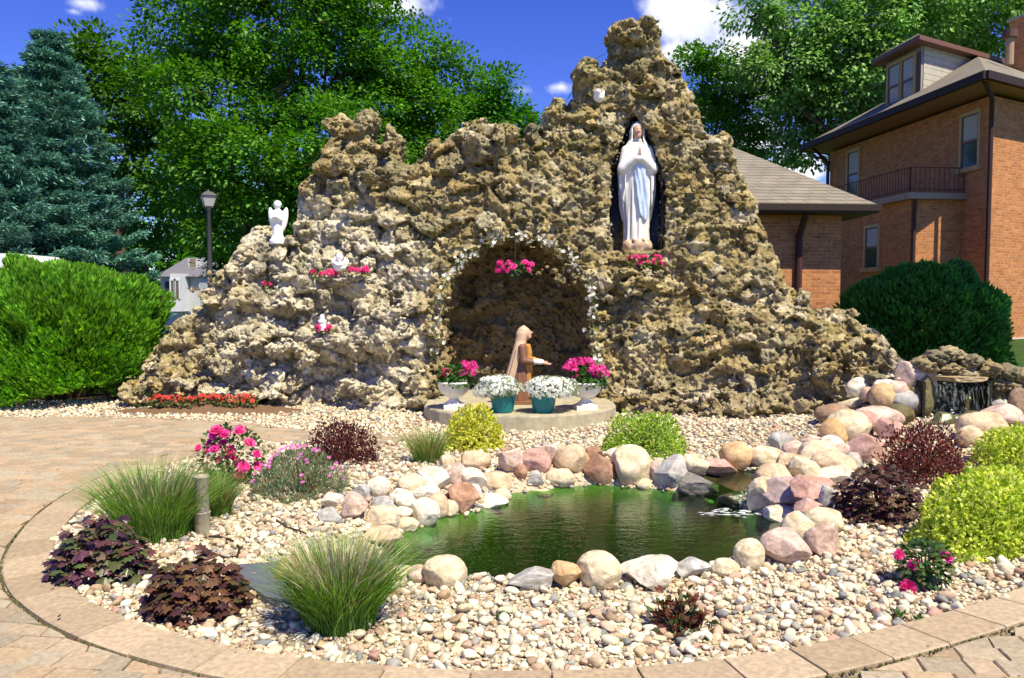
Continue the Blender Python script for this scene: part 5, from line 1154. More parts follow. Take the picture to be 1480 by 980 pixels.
tree('ash_tree', 'dark green tree behind the middle of the grotto crest', (gx_(700, 33), 33, 0), 4.5, .3, lobes_px([(690, 140, 48, 48), (722, 175, 50, 42), (665, 195, 50, 50), (752, 200, 26, 40), (700, 230, 70, 40)], 33), DEEP, .18, 303, 125, 1.1, .8)
tree('maple_tree', 'green tree rising behind the right blue spruce', (gx_(175, 32), 32, 0), 5.0, .3, lobes_px([(150, 95, 55, 50), (190, 150, 75, 70), (120, 150, 70, 70), (70, 170, 60, 60), (215, 215, 60, 60)], 32), [(.055, .155, .014), (.075, .19, .02), (.042, .12, .012)], .22, 304, 95, 1.05, .85)
tree('understory_tree', 'low dark tree in shade between the spruce and the lamp post', (gx_(200, 34), 34, 0), 2.0, .22, lobes_px([(190, 300, 60, 50), (230, 330, 34, 30)], 34), DEEP, .22, 305, 80, 1.0, .9)
tree('understory_tree', 'low leafy tree standing behind the lamp post', (gx_(330, 30), 30, 0), 2.0, .2, lobes_px([(300, 300, 52, 40), (360, 350, 55, 50), (275, 255, 50, 40), (400, 380, 60, 50), (345, 400, 40, 40)], 30), MAPLE, .15, 306, 150, 1.1, .8)
tree('maple_tree', 'wide pale-leaved tree behind the brick house, cut by the top edge', (gx_(1245, 34), 34, 0), 6.0, .4, lobes_px([(1180, 60, 95, 70), (1270, 20, 110, 70), (1130, 100, 60, 50, -1), (1210, 140, 75, 60), (1380, 0, 110, 60, 1), (1150, 160, 55, 40), (1165, 215, 45, 28), (1240, 80, 70, 60, -1), (1085, 25, 36, 22, -1), (1450, 25, 70, 55, 2), (1290, 130, 60, 50, 1)], 34), SILV, .20, 307, 115, 1.25, .85, .5)
tree('ash_tree', 'slender green tree between the peak and the brick house', (gx_(1025, 36), 36, 0), 4.0, .26, lobes_px([(1015, 110, 42, 42), (1045, 140, 48, 44), (1080, 165, 42, 36), (1030, 195, 45, 36), (1095, 205, 36, 28)], 36), MAPLE, .18, 308, 130, 1.1, .8)
tree('shade_tree', 'tree standing outside the right edge that shades the dark bush', (9.2, 9.3, 0), 6.0, .2, [(8.9, 8.8, 8.5, 1.5, 1.6, 1.1), (9.4, 9.8, 9.0, 1.5, 1.5, 1.1), (8.2, 9.6, 8.9, .9, 1.0, .8)], MAPLE, .16, 309, 60, 1.0, .6)
for i, (x0, Y) in enumerate([(-70, 60), (-10, 66), (60, 62), (130, 70), (200, 64), (262, 72), (330, 66), (400, 60), (470, 70), (1110, 66), (1180, 72)]):
    c = P(x0, 430, Y); tree('background_tree', f"distant dark tree on the skyline, {['far left of all', 'second from left', 'third from left', 'fourth from left', 'fifth from left', 'sixth from left', 'seventh from left', 'eighth from left', 'ninth from left', 'left one right of the grotto', 'right one right of the grotto'][i]}", (c[0], Y, 0), 3, .25, [(c[0], Y, 7.6 + .5 * (i % 3), 3.8, 2.6, 4.4), (c[0] + 1.8, Y, 3.4, 3.0, 2.2, 2.8), (c[0] - 1.8, Y, 3.8, 3.0, 2.2, 3.0)] if x0 < 900 else [(c[0], Y, 5.4, 3.4, 2.6, 3.2), (c[0] + 1.5, Y, 3.2, 2.6, 2.2, 2.4)], DEEP, .42, 320 + i, 50, .8, 1.3, group='distant trees')

def spruce(label, base, H, Rb, seed, cols):
    g = np.random.default_rng(seed); b = np.asarray(base, float); t_ = thing('blue_spruce', label, 'tree', b, 'blue spruces'); tb = MB(); tb.add(*tube([b, b + [0, 0, H * .5], b + [0, 0, H]], [.22, .13, .02], 8), (.09, .065, .05)); NV, ND, NN, NL, NC = [], [], [], [], []
    z = .35; lev = 0
    while z < H - .15:
        f = 1 - z / H; Lb = Rb * (f ** .82) * 1.0 + .06; nb_ = int(9 + 15 * f)
        for k in range(nb_):
            a = 2 * np.pi * (k + .5 * (lev % 2)) / nb_ + g.normal(0, .12); L = Lb * g.uniform(.78, 1.12); z0 = z + g.uniform(-.07, .07); m = 9; u = np.linspace(0, 1, m); rad_ = L * u; hh = -.30 * L * u * (1 - .62 * u * 1.3) + .10 * L * u ** 3 + (1 - f) * .25 * L * u
            q = b + np.stack([np.cos(a) * rad_, np.sin(a) * rad_, z0 + hh], 1)
            if k % 2 == 0: tb.add(*tube(q, .03 * (1 - u) * (.4 + f) + .006, 4), (.10, .075, .055))
            ns = int(30 + 62 * L); s_ = g.random(ns) ** .7; s_ = .12 + .88 * s_; cpos = np.stack([np.interp(s_, u, q[:, j]) for j in range(3)], 1); wd = .36 * L * (1 - s_) + .10; sa = g.choice([-1, 1], ns) * g.random(ns)
            wd = wd * .8; side = np.array([-math.sin(a), math.cos(a), 0]); cpos = cpos + side * (sa * wd)[:, None] + np.array([0, 0, -1]) * (np.abs(sa) * wd * .25)[:, None]; out_ = np.array([math.cos(a), math.sin(a), -.12]); dd = norm(out_ + side * sa[:, None] * 1.1 + g.normal(0, .18, (ns, 3)))
            tone = g.uniform(.8, 1.2)
            for q_ in range(5):
                jt = dd + g.normal(0, .45, (ns, 3)) * [1, 1, .8] + [0, 0, .12]; NV.append(cpos + dd * (.05 * q_)); ND.append(jt); NN.append(g.normal(0, .5, (ns, 3)) + [0, 0, 1]); NL.append(g.uniform(.10, .19, ns)); NC.append(jitter_cols(ns, cols, g, .25) * tone)
        z += .33 + .26 * f; lev += 1
    mb = MB(); L = np.concatenate(NL); mb.add(*leaves(np.concatenate(NV), np.concatenate(ND), np.concatenate(NN), L, L * .26, .05, np.clip(np.concatenate(NC), 0, 1), .5)); mb.build('crown', NEEDLE, t_); tb.build('trunk', BARK, t_, True)
BLUE = [(.10, .25, .185), (.135, .31, .235), (.07, .19, .145), (.19, .38, .30)]
c = P(72, 45, 21.5); spruce('blue-green spruce, the right one with its full tip showing', (c[0], 21.5, 0), c[2], 2.75, 401, BLUE)
c = P(-22, 78, 20.0); spruce('blue-green spruce at the left edge, its tip partly cut off', (c[0], 20.0, 0), c[2], 3.0, 402, BLUE)
# ------------------------------------------------------------------ brick house and low annex
def brick_mat(name, ang):
    m, t, o = mat_new(name); geo = t.node('ShaderNodeTexCoord').outputs['Object']; sp = t.node('ShaderNodeSeparateXYZ', None, i0=geo)
    nrm_ = t.node('ShaderNodeNewGeometry').outputs['Normal']; sn = t.node('ShaderNodeSeparateXYZ', None, i0=nrm_)
    isx = t.math('GREATER_THAN', t.math('ABSOLUTE', sn.outputs[0]), .7); u = t.math('ADD', t.math('MULTIPLY', sp.outputs[1], isx), t.math('MULTIPLY', sp.outputs[0], t.math('SUBTRACT', 1.0, isx)))
    v = t.node('ShaderNodeCombineXYZ', None, i0=u, i1=sp.outputs[2], i2=0.0); br = t.node('ShaderNodeTexBrick', dict(offset=.5), Vector=v.outputs[0], Color1=(.54, .215, .075), Color2=(.36, .13, .05), Mortar=(.42, .28, .16), Scale=1.0, Mortar_Size=.007, Mortar_Smooth=.2, Bias=0.0, Brick_Width=.215, Row_Height=.072)
    n = t.noise(v.outputs[0], 3.2, 5, .6); wn = t.noise(v.outputs[0], 11, 2, .5); f = t.node('ShaderNodeMapRange', None, i0=n, i1=.3, i2=.7, i3=.8, i4=1.2).outputs[0]
    c = t.node('ShaderNodeVectorMath', dict(operation='SCALE'), i0=t.mix(t.node('ShaderNodeMapRange', None, i0=wn, i1=.45, i2=.7).outputs[0], br.outputs[0], (.62, .30, .12)), Scale=f)
    c2 = t.mix(.62, br.outputs[0], c.outputs[0]); p = t.node('ShaderNodeBsdfPrincipled', None, Base_Color=c2, Roughness=.9); p.inputs['Specular IOR Level'].default_value = .2
    b = t.node('ShaderNodeBump', None, Strength=.5, Distance=.012, Height=t.math('SUBTRACT', 1.0, br.outputs[1])); t.l.new(b.outputs[0], p.inputs['Normal']); t.l.new(p.outputs[0], o.inputs[0]); return m
BRICK = brick_mat('brick', 0)
def shingle_mat():
    m, t, o = mat_new('roof shingles'); g_ = t.node('ShaderNodeTexCoord').outputs['Object']; sp = t.node('ShaderNodeSeparateXYZ', None, i0=g_)
    u = t.math('ADD', sp.outputs[0], t.math('MULTIPLY', sp.outputs[1], .73)); v = t.node('ShaderNodeCombineXYZ', None, i0=u, i1=sp.outputs[2], i2=0.0)
    br = t.node('ShaderNodeTexBrick', dict(offset=.5), Vector=v.outputs[0], Color1=(.28, .255, .205), Color2=(.21, .19, .155), Mortar=(.07, .06, .045), Scale=1.0, Mortar_Size=.010, Mortar_Smooth=.4, Bias=0.0, Brick_Width=.42, Row_Height=.085)
    c = t.mix(.35, br.outputs[0], t.ramp(t.noise(g_, 2.5, 6, .65), [(.3, (.13, .115, .085)), (.7, (.30, .265, .20))])); p = t.node('ShaderNodeBsdfPrincipled', None, Base_Color=c, Roughness=.95); p.inputs['Specular IOR Level'].default_value = .15
    b = t.node('ShaderNodeBump', None, Strength=.6, Distance=.02, Height=t.math('SUBTRACT', 1.0, br.outputs[1])); t.l.new(b.outputs[0], p.inputs['Normal']); t.l.new(p.outputs[0], o.inputs[0]); return m
SHING = shingle_mat(); TRIMC = (.50, .36, .17); DARKC = (.035, .022, .018)
SIDING = attr_mat('siding', .8, .2, .12, 5)
GLASS = attr_mat('window glass', .06, .8, 0, 1, color=(.05, .06, .07))
def tri_mesh(mb, pts, c): mb.add(np.array(pts, float), np.array([list(range(len(pts)))]), c)
# local frame of the house: U along the long left wall (away), V along the front wall (to the right)
HO = np.array([12.0, 20.2]); U = norm(np.array([-.107, 1.0])); Vv_ = norm(np.array([1.0, .6])); HL, HW, HZ, EZ = 8.0, 9.0, .0, 6.80
def H(u, v, z): q = HO + U * u + Vv_ * v; return np.array([q[0], q[1], z])
house = thing('brick_house', 'two-storey orange brick house with hipped roof and dormer, right edge of photo', 'house', H(0, 0, 0))
mb = MB(); mb.add(*prism([H(0, 0, -.2), H(0, HW, -.2), H(HL, HW, -.2), H(HL, 0, -.2)], (0, 0, EZ + .05))); mb.build('wall', BRICK, house)
mb = MB(); mb.add(*prism([H(-.03, -.03, -.2), H(-.03, HW + .03, -.2), H(HL + .03, HW + .03, -.2), H(HL + .03, -.03, -.2)], (0, 0, .74)), (.62, .55, .44)); mb.build('foundation', CONCRETE, house)
ov = .62; e = [H(-.66, -1.1, EZ), H(-.66, HW + ov, EZ), H(HL + ov, HW + ov, EZ), H(HL + ov, -1.1, EZ)]
rise = 2.6; r1, r2 = H(HL * .5, HL * .5 + .1, EZ + rise), H(HL * .5, HW - 2.6, EZ + rise)
mb = MB(); up_ = np.array([0, 0, .10]); tri_mesh(mb, [e[0] + up_, e[1] + up_, r2 + up_, r1 + up_], (.2, .2, .2)); tri_mesh(mb, [e[1] + up_, e[2] + up_, r2 + up_], (.2, .2, .2)); tri_mesh(mb, [e[2] + up_, e[3] + up_, r1 + up_, r2 + up_], (.2, .2, .2)); tri_mesh(mb, [e[3] + up_, e[0] + up_, r1 + up_], (.2, .2, .2))
roof = mb.build('roof', SHING, house)
mb = MB(); mb.add(*prism([p - [0, 0, .06] for p in e], (0, 0, .055)), (.30, .17, .09)); mb.build('soffit', PLAIN, house)
def bar(mb, a, b, w, hgt, c, out_=(0, 0)):
    a, b = np.asarray(a, float), np.asarray(b, float); d = norm(b - a); s = norm(np.cross(d, [0, 0, 1])) * w * .5; mb.add(*prism([a - s, b - s, b + s, a + s][::-1] if False else [a + s, b + s, b - s, a - s], (0, 0, hgt)), c)
mb = MB()
for i in range(4): bar(mb, e[i] - [0, 0, .07], e[(i + 1) % 4] - [0, 0, .07], .13, .19, DARKC)
mb.build('gutter', METAL, house)
def cyl(mb, a, b, r, c, n=10): mb.add(*tube([a, b], r, n), c)
for pts, nm in [([H(-.5, -1.0, EZ), H(-.3, -.35, EZ - .35), H(-.08, -.07, EZ - .75), H(-.08, -.07, .4)], 'downspout'), ([H(HL + .1, -.95, EZ), H(HL, -.12, EZ - .5), H(HL, -.12, .4)], 'downspout')]:
    mb = MB(); mb.add(*tube(pts, .055, 8), (.05, .028, .022)); mb.build(nm, METAL, house)
def window(parent, o, du, dn, w, z0, z1, frame=TRIMC, sill=True, mull=True, curtain=True):
    """o: xy of the lower left seen from outside, du: unit along the wall, dn: outward unit"""
    du = np.array([*du, 0.]); dn = np.array([*dn, 0.]); o = np.array([*o, 0.]); f = .075
    def blk(mb, a0, a1, b0, b1, t0, t1, c): q = [o + du * a0 + dn * t0, o + du * a1 + dn * t0, o + du * a1 + dn * t1, o + du * a0 + dn * t1]; q = [p + [0, 0, b0] for p in q]; mb.add(*prism(q if np.cross(du, dn)[2] > 0 else q[::-1], (0, 0, b1 - b0)), c)
    mb = MB(); blk(mb, -f, 0, z0, z1, -.05, .045, frame); blk(mb, w, w + f, z0, z1, -.05, .045, frame); blk(mb, -f, w + f, z1, z1 + f * 1.3, -.05, .05, frame)
    fr = mb.build('window', PLAIN, parent); zm = (z0 + z1) / 2
    mb = MB(); blk(mb, .0, w, z0, z1, -.04, .006, (.05, .06, .07)); mb.build('pane', GLASS, fr)
    mb = MB(); blk(mb, 0, w, zm - .03, zm + .03, .008, .03, (.22, .10, .07)); blk(mb, 0, .045, z0, z1, .008, .024, (.22, .10, .07)); blk(mb, w - .045, w, z0, z1, .008, .024, (.22, .10, .07)); mb.build('sash', PLAIN, fr)
    if curtain:
        mb = MB(); blk(mb, .06, w - .06, zm + .04, z1 - .03, .0075, .012, (.42, .43, .38)); mb.build('shade', PLAIN, fr)
    if sill:
        mb = MB(); blk(mb, -f - .08, w + f + .08, z0 - .12, z0, -.05, .11, frame); mb.build('sill', CONCRETE, fr)
    return fr
nL = np.array([-U[1], U[0]]); nF = np.array([Vv_[1], -Vv_[0]])
def wall_at(px, off=0.0):
    r_ = cam_ray(px, 430); k = r_[0] / r_[1]; o = HO + nL * off; return (o[0] - k * o[1]) / (k * U[1] - U[0])
for (pa, pb_, z0, z1) in [(1408, 1384, 4.98, 6.32), (1237, 1222, 4.95, 6.40)]:
    u0, u1 = wall_at(pa), wall_at(pb_); window(house, (HO + U * u1), -U, nL, u1 - u0, z0, z1)
# front wall window just outside the frame keeps the house whole
window(house, HO + Vv_ * 3.0, Vv_, nF, .9, 4.9, 6.3); window(house, HO + Vv_ * 3.0, Vv_, nF, .9, 1.7, 3.2)
# porch block with flat roof and railing
po, pu0, pu1, PZT = 1.42, 1.0, 6.0, 4.32
mb = MB(); q = [H(pu0, 0, -.2) + [nL[0] * po, nL[1] * po, 0], H(pu0, 0, -.2) + [.0, 0, 0], H(pu1, 0, -.2), H(pu1, 0, -.2) + [nL[0] * po, nL[1] * po, 0]]; q[1] -= np.array([*nL, 0]) * .004 * -1; mb.add(*prism(q, (0, 0, PZT + .2 - .16))); porch = mb.build('porch', BRICK, house)
e3 = np.array([*nL, 0.]); u3 = np.array([*U, 0.]); slab = [q[0] + e3 * .22 - u3 * .22, q[1] - u3 * .22 , q[2], q[3] + e3 * .22]; slab = [np.array([p[0], p[1], PZT - .159]) for p in slab]; mb = MB(); mb.add(*prism(slab, (0, 0, .16)), (.32, .24, .17)); mb.build('roof_slab', PLAIN, porch)
ra, rb_, rc_ = [slab[1] * 1, slab[0] * 1, slab[3] * 1]; z_ = PZT + .002; ra = ra + e3 * .05 + u3 * .10; rb_ = rb_ - e3 * .10 + u3 * .10; rc_ = rc_ - e3 * .10
mb = MB()
for a_, b_ in [(ra, rb_), (rb_, rc_)]:
    a_ = np.array([a_[0], a_[1], z_]); b_ = np.array([b_[0], b_[1], z_]); n_ = int(np.linalg.norm(b_ - a_) / .13)
    for zz in (.10, .66): cyl(mb, a_ + [0, 0, zz], b_ + [0, 0, zz], .016, (.16, .06, .045), 6)
    for k in range(n_ + 1): p = a_ + (b_ - a_) * k / n_; cyl(mb, p, p + [0, 0, .66], .010 if k not in (0, n_) else .022, (.16, .06, .045), 6)
mb.build('railing', METAL, porch)
q0 = q[0][:2]; pw0 = wall_at(1268, po); pw1 = wall_at(1250, po); window(porch, HO + nL * po + U * pw1, -U, nL, pw1 - pw0, 2.45, 3.58)
mb = MB(); mb.add(*tube([slab[0] + e3 * -.25 + u3 * .1 + [0, 0, .0], q[0] - u3 * .07 - e3 * .05 + [0, 0, PZT - .35], q[0] - u3 * .07 - e3 * .05 + [0, 0, .5]], .05, 8), (.06, .032, .026)); mb.build('downspout', METAL, porch)
# dormer on the left slope
du0, du1, dv, dz0, dz1 = 3.35, 5.15, .42, 7.5, 9.02
mb = MB(); mb.add(*prism([H(du0, dv, dz0 - .35), H(du0, 4.2, dz0 - .35), H(du1, 4.2, dz0 - .35), H(du1, dv, dz0 - .35)], (0, 0, dz1 - dz0 + .35)), (.30, .285, .25)); 
dorm = mb.build('dormer', SIDING, house)
mb = MB()
for k in range(9): z = dz0 + k * .175; mb.add(*prism([H(du0 - .025, dv + .12, z), H(du0 - .025, 4.2, z), H(du0 - .004, 4.2, z), H(du0 - .004, dv + .12, z)], (0, 0, .165)), (.46, .44, .37))
mb.build('siding', SIDING, dorm)
mb = MB(); mb.add(*prism([H(du0 - .02, dv - .02, dz0 - .3), H(du0 - .02, dv - .003, dz0 - .3), H(du1 + .02, dv - .003, dz0 - .3), H(du1 + .02, dv - .02, dz0 - .3)], (0, 0, 1.6)), (.10, .075, .065)); mb.build('face_board', PLAIN, dorm)
for k in range(2): window(dorm, HO + Vv_ * (dv - .025) + U * (du1 - .20 - .72 * k), -U, nL, .60, dz0 - .02, dz1 - .25, (.52, .36, .13), False)
o_ = .36; de = [H(du0 - o_, dv - o_ - .1, dz1), H(du0 - o_, 4.6, dz1), H(du1 + o_, 4.6, dz1), H(du1 + o_, dv - o_ - .1, dz1)]; dr1, dr2 = H((du0 + du1) / 2, dv + .75, dz1 + .62), H((du0 + du1) / 2, 4.6, dz1 + .62); mb = MB(); up_ = np.array([0, 0, .085])
tri_mesh(mb, [de[0] + up_, de[1] + up_, dr2 + up_, dr1 + up_], (.2,) * 3); tri_mesh(mb, [de[2] + up_, de[3] + up_, dr1 + up_, dr2 + up_], (.2,) * 3); tri_mesh(mb, [de[3] + up_, de[0] + up_, dr1 + up_], (.2,) * 3); mb.build('dormer_roof', SHING, dorm)
mb = MB(); mb.add(*prism([p - [0, 0, .05] for p in de], (0, 0, .13)), (.17, .085, .055)); mb.build('eave', PLAIN, dorm)
# chimney and vent
c = P(1474, 60, 24.5); mb = MB(); mb.add(*box((c[0] + .15, c[1], 8.55), (.60, .55, 2.8), .3)); ch = mb.build('chimney', BRICK, house)
mb = MB(); mb.add(*box((c[0] + .15, c[1], 9.99), (.72, .66, .08), .3), (.4, .33, .26)); mb.build('cap', CONCRETE, ch)
c = P(1459, 78, 23.0); mb = MB(); cyl(mb, (c[0], c[1], 8.2), (c[0], c[1], 9.05), .11, (.36, .25, .15), 12); cyl(mb, (c[0], c[1], 8.95), (c[0], c[1], 9.16), .19, (.12, .06, .045), 12); mb.build('roof_vent', METAL, house)

# low annex in front of it
an = thing('brick_annex', 'single-storey brick building with hipped shingle roof between grotto and tall house', 'building', P(1213, 520, 16.6) * [1, 1, 0])
ac_ = P(1214, 430, 16.6)[:2]; a0 = np.array([ac_[0] - 4.4, ac_[1] - .35]); a1 = ac_; back_ = np.array([.25, 7.0]); az = 3.36
mb = MB(); mb.add(*prism([(*a0, -.1), (*a1, -.1), (*(a1 + back_), -.1), (*(a0 + back_), -.1)], (0, 0, az + .1))); mb.build('wall', BRICK, an)
o2 = .55; E = [np.array([*p, az]) for p in (a0 + [-o2, -o2], a1 + [o2, -o2 + .05], a1 + back_ + [o2, o2], a0 + back_ + [-o2, o2])]
rz2 = 1.95; ra_, rb2 = np.array([*(a0 + [2.6, 3.4]), az + rz2]), np.array([*(a1 + [-2.9, 3.6]), az + rz2]); up_ = np.array([0, 0, .09]); mb = MB()
for q_ in ([E[0], E[1], rb2, ra_], [E[1], E[2], rb2], [E[2], E[3], ra_, rb2], [E[3], E[0], ra_]): tri_mesh(mb, [p + up_ for p in q_], (.2,) * 3)
mb.build('roof', SHING, an)
mb = MB(); mb.add(*prism([p - [0, 0, .06] for p in E], (0, 0, .14)), (.06, .038, .03)); mb.build('eave', PLAIN, an); mb = MB()
for i in range(4): bar(mb, E[i] - [0, 0, .03], E[(i + 1) % 4] - [0, 0, .03], .12, .13, DARKC)
mb.build('gutter', METAL, an)
dpx = P(1158, 430, 16.3)[0]; dy_ = a1[1] - .06 + (dpx - a1[0]) * .08; mb = MB(); mb.add(*tube([(dpx, a1[1] - .50, az - .08), (dpx, dy_ - .2, az - .25), (dpx, dy_, az - .5), (dpx, dy_, .1)], .07, 8), (.075, .03, .028)); mb.build('downspout', METAL, an)

# ------------------------------------------------------------------ waterfall
WF = P(1387, 548, 8.62); wz0, wz1 = terrain(4.85, 8.5).item() - .02, WF[2]; hw = 42 / F_PX * 8.62
wf = thing('waterfall', 'small waterfall spilling from under a flat stone lip in the rock heap', 'waterfall', (WF[0], 8.65, wz0))
Vr, Fr = ico(4)
mb = MB(); v, f, cc = rock(hw * 2.05, .34, .09, 801, 4, .9, (.40, .31, .18), .3); v[:, 2] = np.clip(v[:, 2], -.025, .025); mb.add(v + [WF[0], 8.70, wz1 + .0], f, cc); mb.build('lip_slab', STONE, wf)
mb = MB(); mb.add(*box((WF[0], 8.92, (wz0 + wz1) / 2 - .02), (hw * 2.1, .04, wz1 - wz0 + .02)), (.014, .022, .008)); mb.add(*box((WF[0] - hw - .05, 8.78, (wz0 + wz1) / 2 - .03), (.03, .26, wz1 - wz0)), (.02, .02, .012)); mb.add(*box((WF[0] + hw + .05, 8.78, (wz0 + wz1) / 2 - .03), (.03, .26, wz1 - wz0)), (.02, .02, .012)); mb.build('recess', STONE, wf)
g = np.random.default_rng(811); mb = MB()
for k in range(5):                                               # thin broken streams
    x = WF[0] + (g.beta(.6, .6) - .5) * 2 * hw * .86; w_ = g.uniform(.003, .012); m = 10; u = np.linspace(0, 1, m); yy = 8.57 - .10 * np.sqrt(u) + g.normal(0, .012); zz = wz1 - .03 - (wz1 - wz0 - .06) * u ** 1.3; xx = x + .012 * np.sin(u * 5 + k) ; mb.add(*tube(np.stack([xx, np.full(m, 0) + yy, zz], 1), w_ * (1 + .4 * np.sin(u * 11 + k)), 6), (.7, .75, .7))
n_ = 30; xs_ = np.linspace(-hw * .92, hw * .92, n_); us = np.linspace(0, 1, 9); sh_ = np.array([[WF[0] + x, 8.60 - .09 * np.sqrt(u) + .008 * math.sin(x * 60), wz1 - .03 - (wz1 - wz0 - .05) * u] for u in us for x in xs_]); ii_ = np.array([[r * n_ + k, r * n_ + k + 1, (r + 1) * n_ + k + 1, (r + 1) * n_ + k] for r in range(8) for k in range(n_ - 1)])
mb.add(sh_, ii_, (.7, .75, .7)); mb.build('falling_water', SHEET, wf, True)
mb = MB()
for (a, b, ww, hh) in [(1362, 606, 30, 22), (1384, 612, 34, 26), (1404, 604, 28, 20), (1374, 624, 30, 20), (1350, 618, 30, 22), (1396, 626, 26, 18)]:
    c = P(a, b, 8.35); v, f, cc = rock(ww * .0078, .2, hh * .0078, a, 3, .4, (.11, .12, .045), .5); mb.add(v + c, f, cc)
mb.build('wet_stones', attr_mat('wet stone', .2, .6, .3, 30, .4, 60), wf, True)
foam_m = attr_mat('white foam', .7, .3, 0, 1, color=(.75, .80, .80))
mb = MB()
for k in range(70): v, f = ico(1); mb.add(v * g.uniform(.004, .011) * [1.3, 1, .8] + [WF[0] + g.normal(-.08, .17), 8.36 + g.normal(0, .07), wz0 + .06 + abs(g.normal(0, .045))], f, (.75, .8, .8))
stuff(mb.build('foam', foam_m, wf, True))
# small cascade where the stream drops into the pond
sp_ = [G(a, b, .0) for a, b in [(1036, 694), (1062, 676), (1112, 674), (1128, 688), (1104, 706), (1064, 708)]]; ctr_ = np.mean(sp_, 0)
pts = np.array([[p[0], p[1], -.012] for p in sp_]); mb = MB(); big = ctr_ + (pts - ctr_) * 1.12; big[:, 2] = -.012; big[4:, :2] = pts[4:, :2]; mb.add(np.concatenate([big, [[ctr_[0], ctr_[1], -.012]]]), np.array([[k, (k + 1) % 6, 6] for k in range(6)])[:, ::-1].copy(), (.5,) * 3); struct(mb.build('stream', WATER)); mb = MB()
a_, b_ = pts[5], pts[4]; m = 8; u = np.linspace(0, 1, m); n_ = 10
cs_ = np.array([a_ + (b_ - a_) * t + np.array([-.02 * s, -.16 * s, 0]) * 1.0 + [0, 0, -.13 * s ** 2.2] for s in u for t in np.linspace(.05, .95, n_)]); mb.add(cs_, np.array([[r * n_ + k, r * n_ + k + 1, (r + 1) * n_ + k + 1, (r + 1) * n_ + k] for r in range(m - 1) for k in range(n_ - 1)]), (.5,) * 3)
struct(mb.build('cascade_water', SHEET2, None, True))
midp = (a_ + b_) / 2; v, f, cc = rock(.50, .26, .20, 861, 4, .7, (.085, .085, .04), .6); o = make_mesh('wet_ledge', v + [midp[0], midp[1] + .04, -.125], f, attr_mat('wet ledge', .18, .6, .3, 30, .5, 50), None, cc, True); tag(o, 'dark wet stone ledge under the little stream where it drops into the pond', 'rock'); rebase(o, (midp[0], midp[1] + .04, -.2))
mb = MB()
for k in range(80):
    t = g.random(); q_ = a_ + (b_ - a_) * (t * 1.3 - .2) + np.array([g.normal(-.10, .16), -.22 + g.normal(0, .07), 0]); v, f = ico(1); mb.add(v * g.uniform(.004, .016) * [2.6, .8, .12] + [q_[0], q_[1], POND_Z + .004], f, (.8,) * 3)
o = stuff(mb.build('pond_foam', foam_m, None, True)); tag(o, 'white foam where the little stream falls into the pond', 'foam')

# ------------------------------------------------------------------ small things in the bed
b = on_ground(293, 776); t_ = thing('rain_gauge', 'cloudy clear plastic tube standing on end in the gravel beside the grass', 'rain gauge', b)
TUBE = None
m_, t__, o__ = mat_new('cloudy plastic'); p_ = t__.node('ShaderNodeBsdfPrincipled', None, Base_Color=(.58, .53, .38, 1), Roughness=.35); p_.inputs['Transmission Weight'].default_value = .35; tr_ = t__.node('ShaderNodeBsdfTransparent'); nz_ = t__.noise(t__.node('ShaderNodeMapping', None, i0=t__.node('ShaderNodeTexCoord').outputs['Object'], Scale=(30, 30, 2)).outputs[0], 1.0, 3)
mx_ = t__.node('ShaderNodeMixShader', None, i0=t__.node('ShaderNodeMapRange', None, i0=nz_, i1=.3, i2=.7, i3=.6, i4=1.0).outputs[0], i1=tr_.outputs[0], i2=p_.outputs[0]); t__.l.new(mx_.outputs[0], o__.inputs[0])
mb = MB(); mb.add(*lathe([(.040, .13), (.044, .15), (.046, .40), (.050, .405), (.050, .415), (.043, .415), (.041, .15)], 24, b)); mb.build('funnel_tube', m_, t_, True)
mb = MB(); mb.add(*lathe([(.0, .0), (.046, .0), (.050, .03), (.050, .16), (.054, .165), (.054, .175), (.046, .175), (.045, .03), (.0, .028)], 24, b)); mb.build('lower_tube', m_, t_, True)
mb = MB(); mb.add(*lathe([(.0, .0), (.043, .002), (.044, .085), (.0, .085)], 20, b + [0, 0, .031]), (.11, .11, .05)); mb.build('water', attr_mat('murky water', .1, .6, 0, 1, color=(.12, .115, .05)), t_, True)
mb = MB(); mb.add(*box(b + [0, .065, .10], (.035, .03, .34)), (.20, .15, .09)); mb.build('stake', BARK, t_)
c = [G(332, 828, .035), G(336, 816, .035), G(410, 811, .035), G(428, 838, .035), G(420, 868, .035), G(385, 862, .035)]; mb = MB(); q_ = np.array(c); mb.add(np.concatenate([q_ - [0, 0, .05], q_]), [np.array([[0, 1, 2, 3, 4, 5]]) + 6, np.array([[k, (k + 1) % 6, 6 + (k + 1) % 6, 6 + k] for k in range(6)])], (.115, .125, .15))
o = mb.build('slate_slab', attr_mat('slate', .55, .4, .25, 20, .2, 40, .004)); tag(o, 'flat dark blue-grey slate slab lying on the gravel behind the front grass', 'slab'); rebase(o, q_.mean(0))
c = on_ground(424, 845) + np.array([.05, .10, .0]); v, f, cc = rock(.42, .40, .14, 833, 4, .3, (.36, .25, .13), .5); v[:, 2] = np.clip(v[:, 2], -.07, .055); o = make_mesh('stepping_stone', v + c + [0, 0, .05], f, STONE, None, cc, True); tag(o, 'thick round brown stepping stone half hidden behind the front grass', 'stone'); rebase(o, c)
hp = np.array([on_ground(a, b) for a, b in [(302, 783), (320, 784), (338, 790), (347, 800), (343, 812), (325, 814), (308, 808), (298, 803)]]) + [0, 0, .035]; mb = MB(); mb.add(*tube(hp, .0075, 7), (.03, .022, .018)); o = mb.build('hose', PLAIN); tag(o, 'thin black hose looping over the gravel below the clear tube', 'hose'); rebase(o, hp[0])
